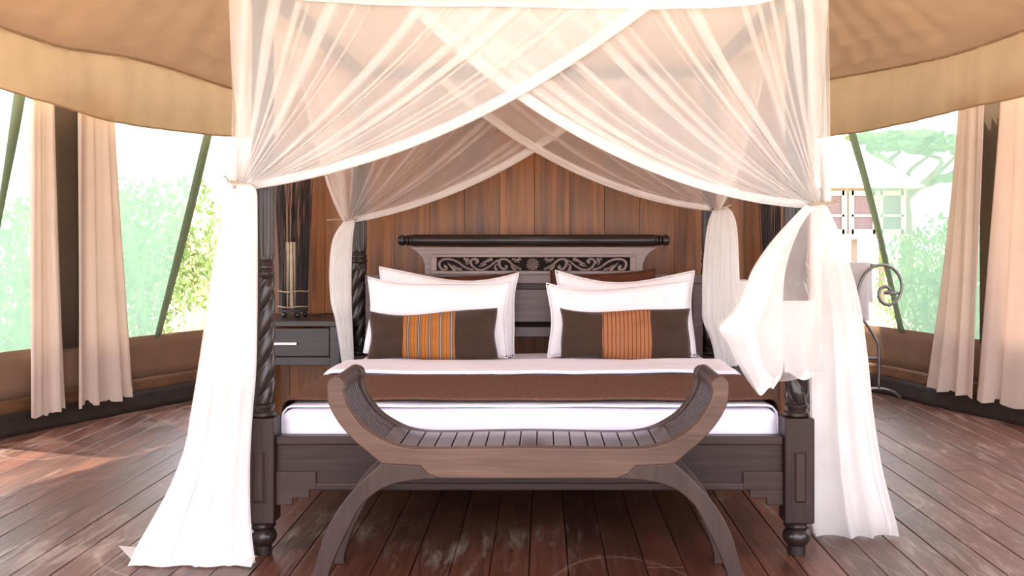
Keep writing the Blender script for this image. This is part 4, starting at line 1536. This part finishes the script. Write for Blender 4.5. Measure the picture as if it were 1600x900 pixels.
# neighbouring cabin
CY_ = 27.0
def cp(px, py, dy=0):
    p = at(px, py, CY_)
    return p.x, p.z
cab = empty('cabin', (cp(1345, 0)[0], CY_ + 1.5, GZ))
tag(cab, 'small raised cabin with pale roof and framed windows behind the mesh', 'cabin')
xl, xr = cp(1240, 0)[0], cp(1416, 0)[0]
zf, ze = cp(0, 366)[1], cp(0, 292)[1]
def cbox(x0, x1, y0, y1, z0, z1, name, mat, par=cab):
    m = MB().box(x0, x1, y0, y1, z0, z1)
    return m.build(name, mat, par)
cbox(xl, xr, CY_, CY_ + 3.2, zf, ze, 'wall', 'cabin_wall')
cbox(xl - 0.2, xr + 0.2, CY_ - 0.6, CY_ + 3.3, zf - 0.12, zf, 'deck', 'cabin_trim')
for k in range(5):
    xx = lerp(xl, xr - 0.1, k / 4)
    cbox(xx, xx + 0.12, CY_ - 0.4, CY_ - 0.28, GZ, zf - 0.12, 'stilt', 'bark')
rl = MB()
xm, yo = (xl + xr) / 2, CY_ - 0.7
rz0, rz1 = ze - 0.03, cp(0, 208)[1]
v = [(xl - 0.5, yo, rz0), (xr + 0.25, yo, rz0), (xr + 0.25, CY_ + 3.6, rz0), (xl - 0.5, CY_ + 3.6, rz0), (xm - 0.9, CY_ + 1.5, rz1), (xm + 0.3, CY_ + 1.5, rz1)]
rl.add(v, [(0, 1, 5, 4), (1, 2, 5), (2, 3, 4, 5), (3, 0, 4), (3, 2, 1, 0)])
ro = rl.build('roof', 'thatch_pale', cab)
for a, b in ((1282, 1318), (1329, 1366), (1374, 1410)):
    x0_, x1_ = cp(a, 0)[0], cp(b, 0)[0]
    wz0, wz1 = cp(0, 362)[1], cp(0, 302)[1]
    wdw = cbox(x0_, x1_, CY_ - 0.03, CY_ - 0.01, wz0, wz1, 'window', 'cabin_pane')
    zm = cp(0, 337)[1]
    fr_ = MB()
    t_ = 0.06
    fr_.box(x0_ - t_, x0_ + t_, CY_ - 0.09, CY_ - 0.02, wz0 - t_, wz1 + t_)
    fr_.box(x1_ - t_, x1_ + t_, CY_ - 0.09, CY_ - 0.02, wz0 - t_, wz1 + t_)
    fr_.box(x0_, x1_, CY_ - 0.09, CY_ - 0.02, wz1 - t_, wz1 + t_)
    fr_.box(x0_, x1_, CY_ - 0.09, CY_ - 0.02, wz0 - t_, wz0 + t_)
    fr_.box(x0_, x1_, CY_ - 0.09, CY_ - 0.02, zm - t_ * 0.5, zm + t_ * 0.5)
    fr_.build('window_frame', 'cabin_trim', wdw)

# acacia
TYo = 34.0
def tp(px, py, dy=0):
    p = at(px, py, TYo)
    return Vector((p.x, p.y + dy, p.z))
tree = empty('acacia_tree', tuple(tp(1418, 0).xy) + (GZ,))
tag(tree, 'flat-topped acacia tree with forked bare branches beyond the mesh', 'tree')
def child(m, name, mat, **k):
    return m.build(name, mat, tree, **k)
base = tp(1418, 369); base.z = GZ
trunk = MB()
trunk.tube(smooth_line([base, tp(1417, 350), tp(1415, 310)], 10), [0.22 - 0.01 * i for i in range(10)], seg=8)
child(trunk, 'trunk', 'bark', smooth=True)
for pts in ([(1415, 312), (1416, 285), (1425, 265), (1445, 240)], [(1415, 312), (1440, 290), (1465, 265), (1490, 240)], [(1425, 300), (1445, 280), (1450, 255), (1465, 236)],
            [(1416, 285), (1400, 262), (1380, 255), (1350, 240)], [(1372, 262), (1390, 250), (1410, 236)], [(1440, 290), (1470, 282), (1500, 262)]):
    b = MB()
    b.tube(smooth_line([tp(a, c, random.uniform(-.6, .6) * k) for k, (a, c) in enumerate(pts)], 14), [0.12 - 0.006 * i for i in range(14)], seg=6)
    child(b, 'branch', 'bark', smooth=True)
rnd = random.Random(4)
for (a, c, w, h) in ((1365, 216, 45, 7), (1420, 212, 50, 7), (1480, 222, 45, 9), (1395, 228, 40, 6), (1450, 232, 30, 6), (1350, 248, 22, 10), (1490, 278, 30, 4), (1530, 235, 40, 9)):
    q = leaf_cloud((0, 0, 0), (w * TYo / F, 1.2, h * TYo / F), 420, 0.14, rnd, 0.5)
    ctr = tp(a, c)
    q.v = [(p[0] + ctr.x, p[1] + ctr.y, p[2] + ctr.z) for p in q.v]
    o = child(q, 'crown', 'leaf_green')
    o['kind'] = 'stuff'
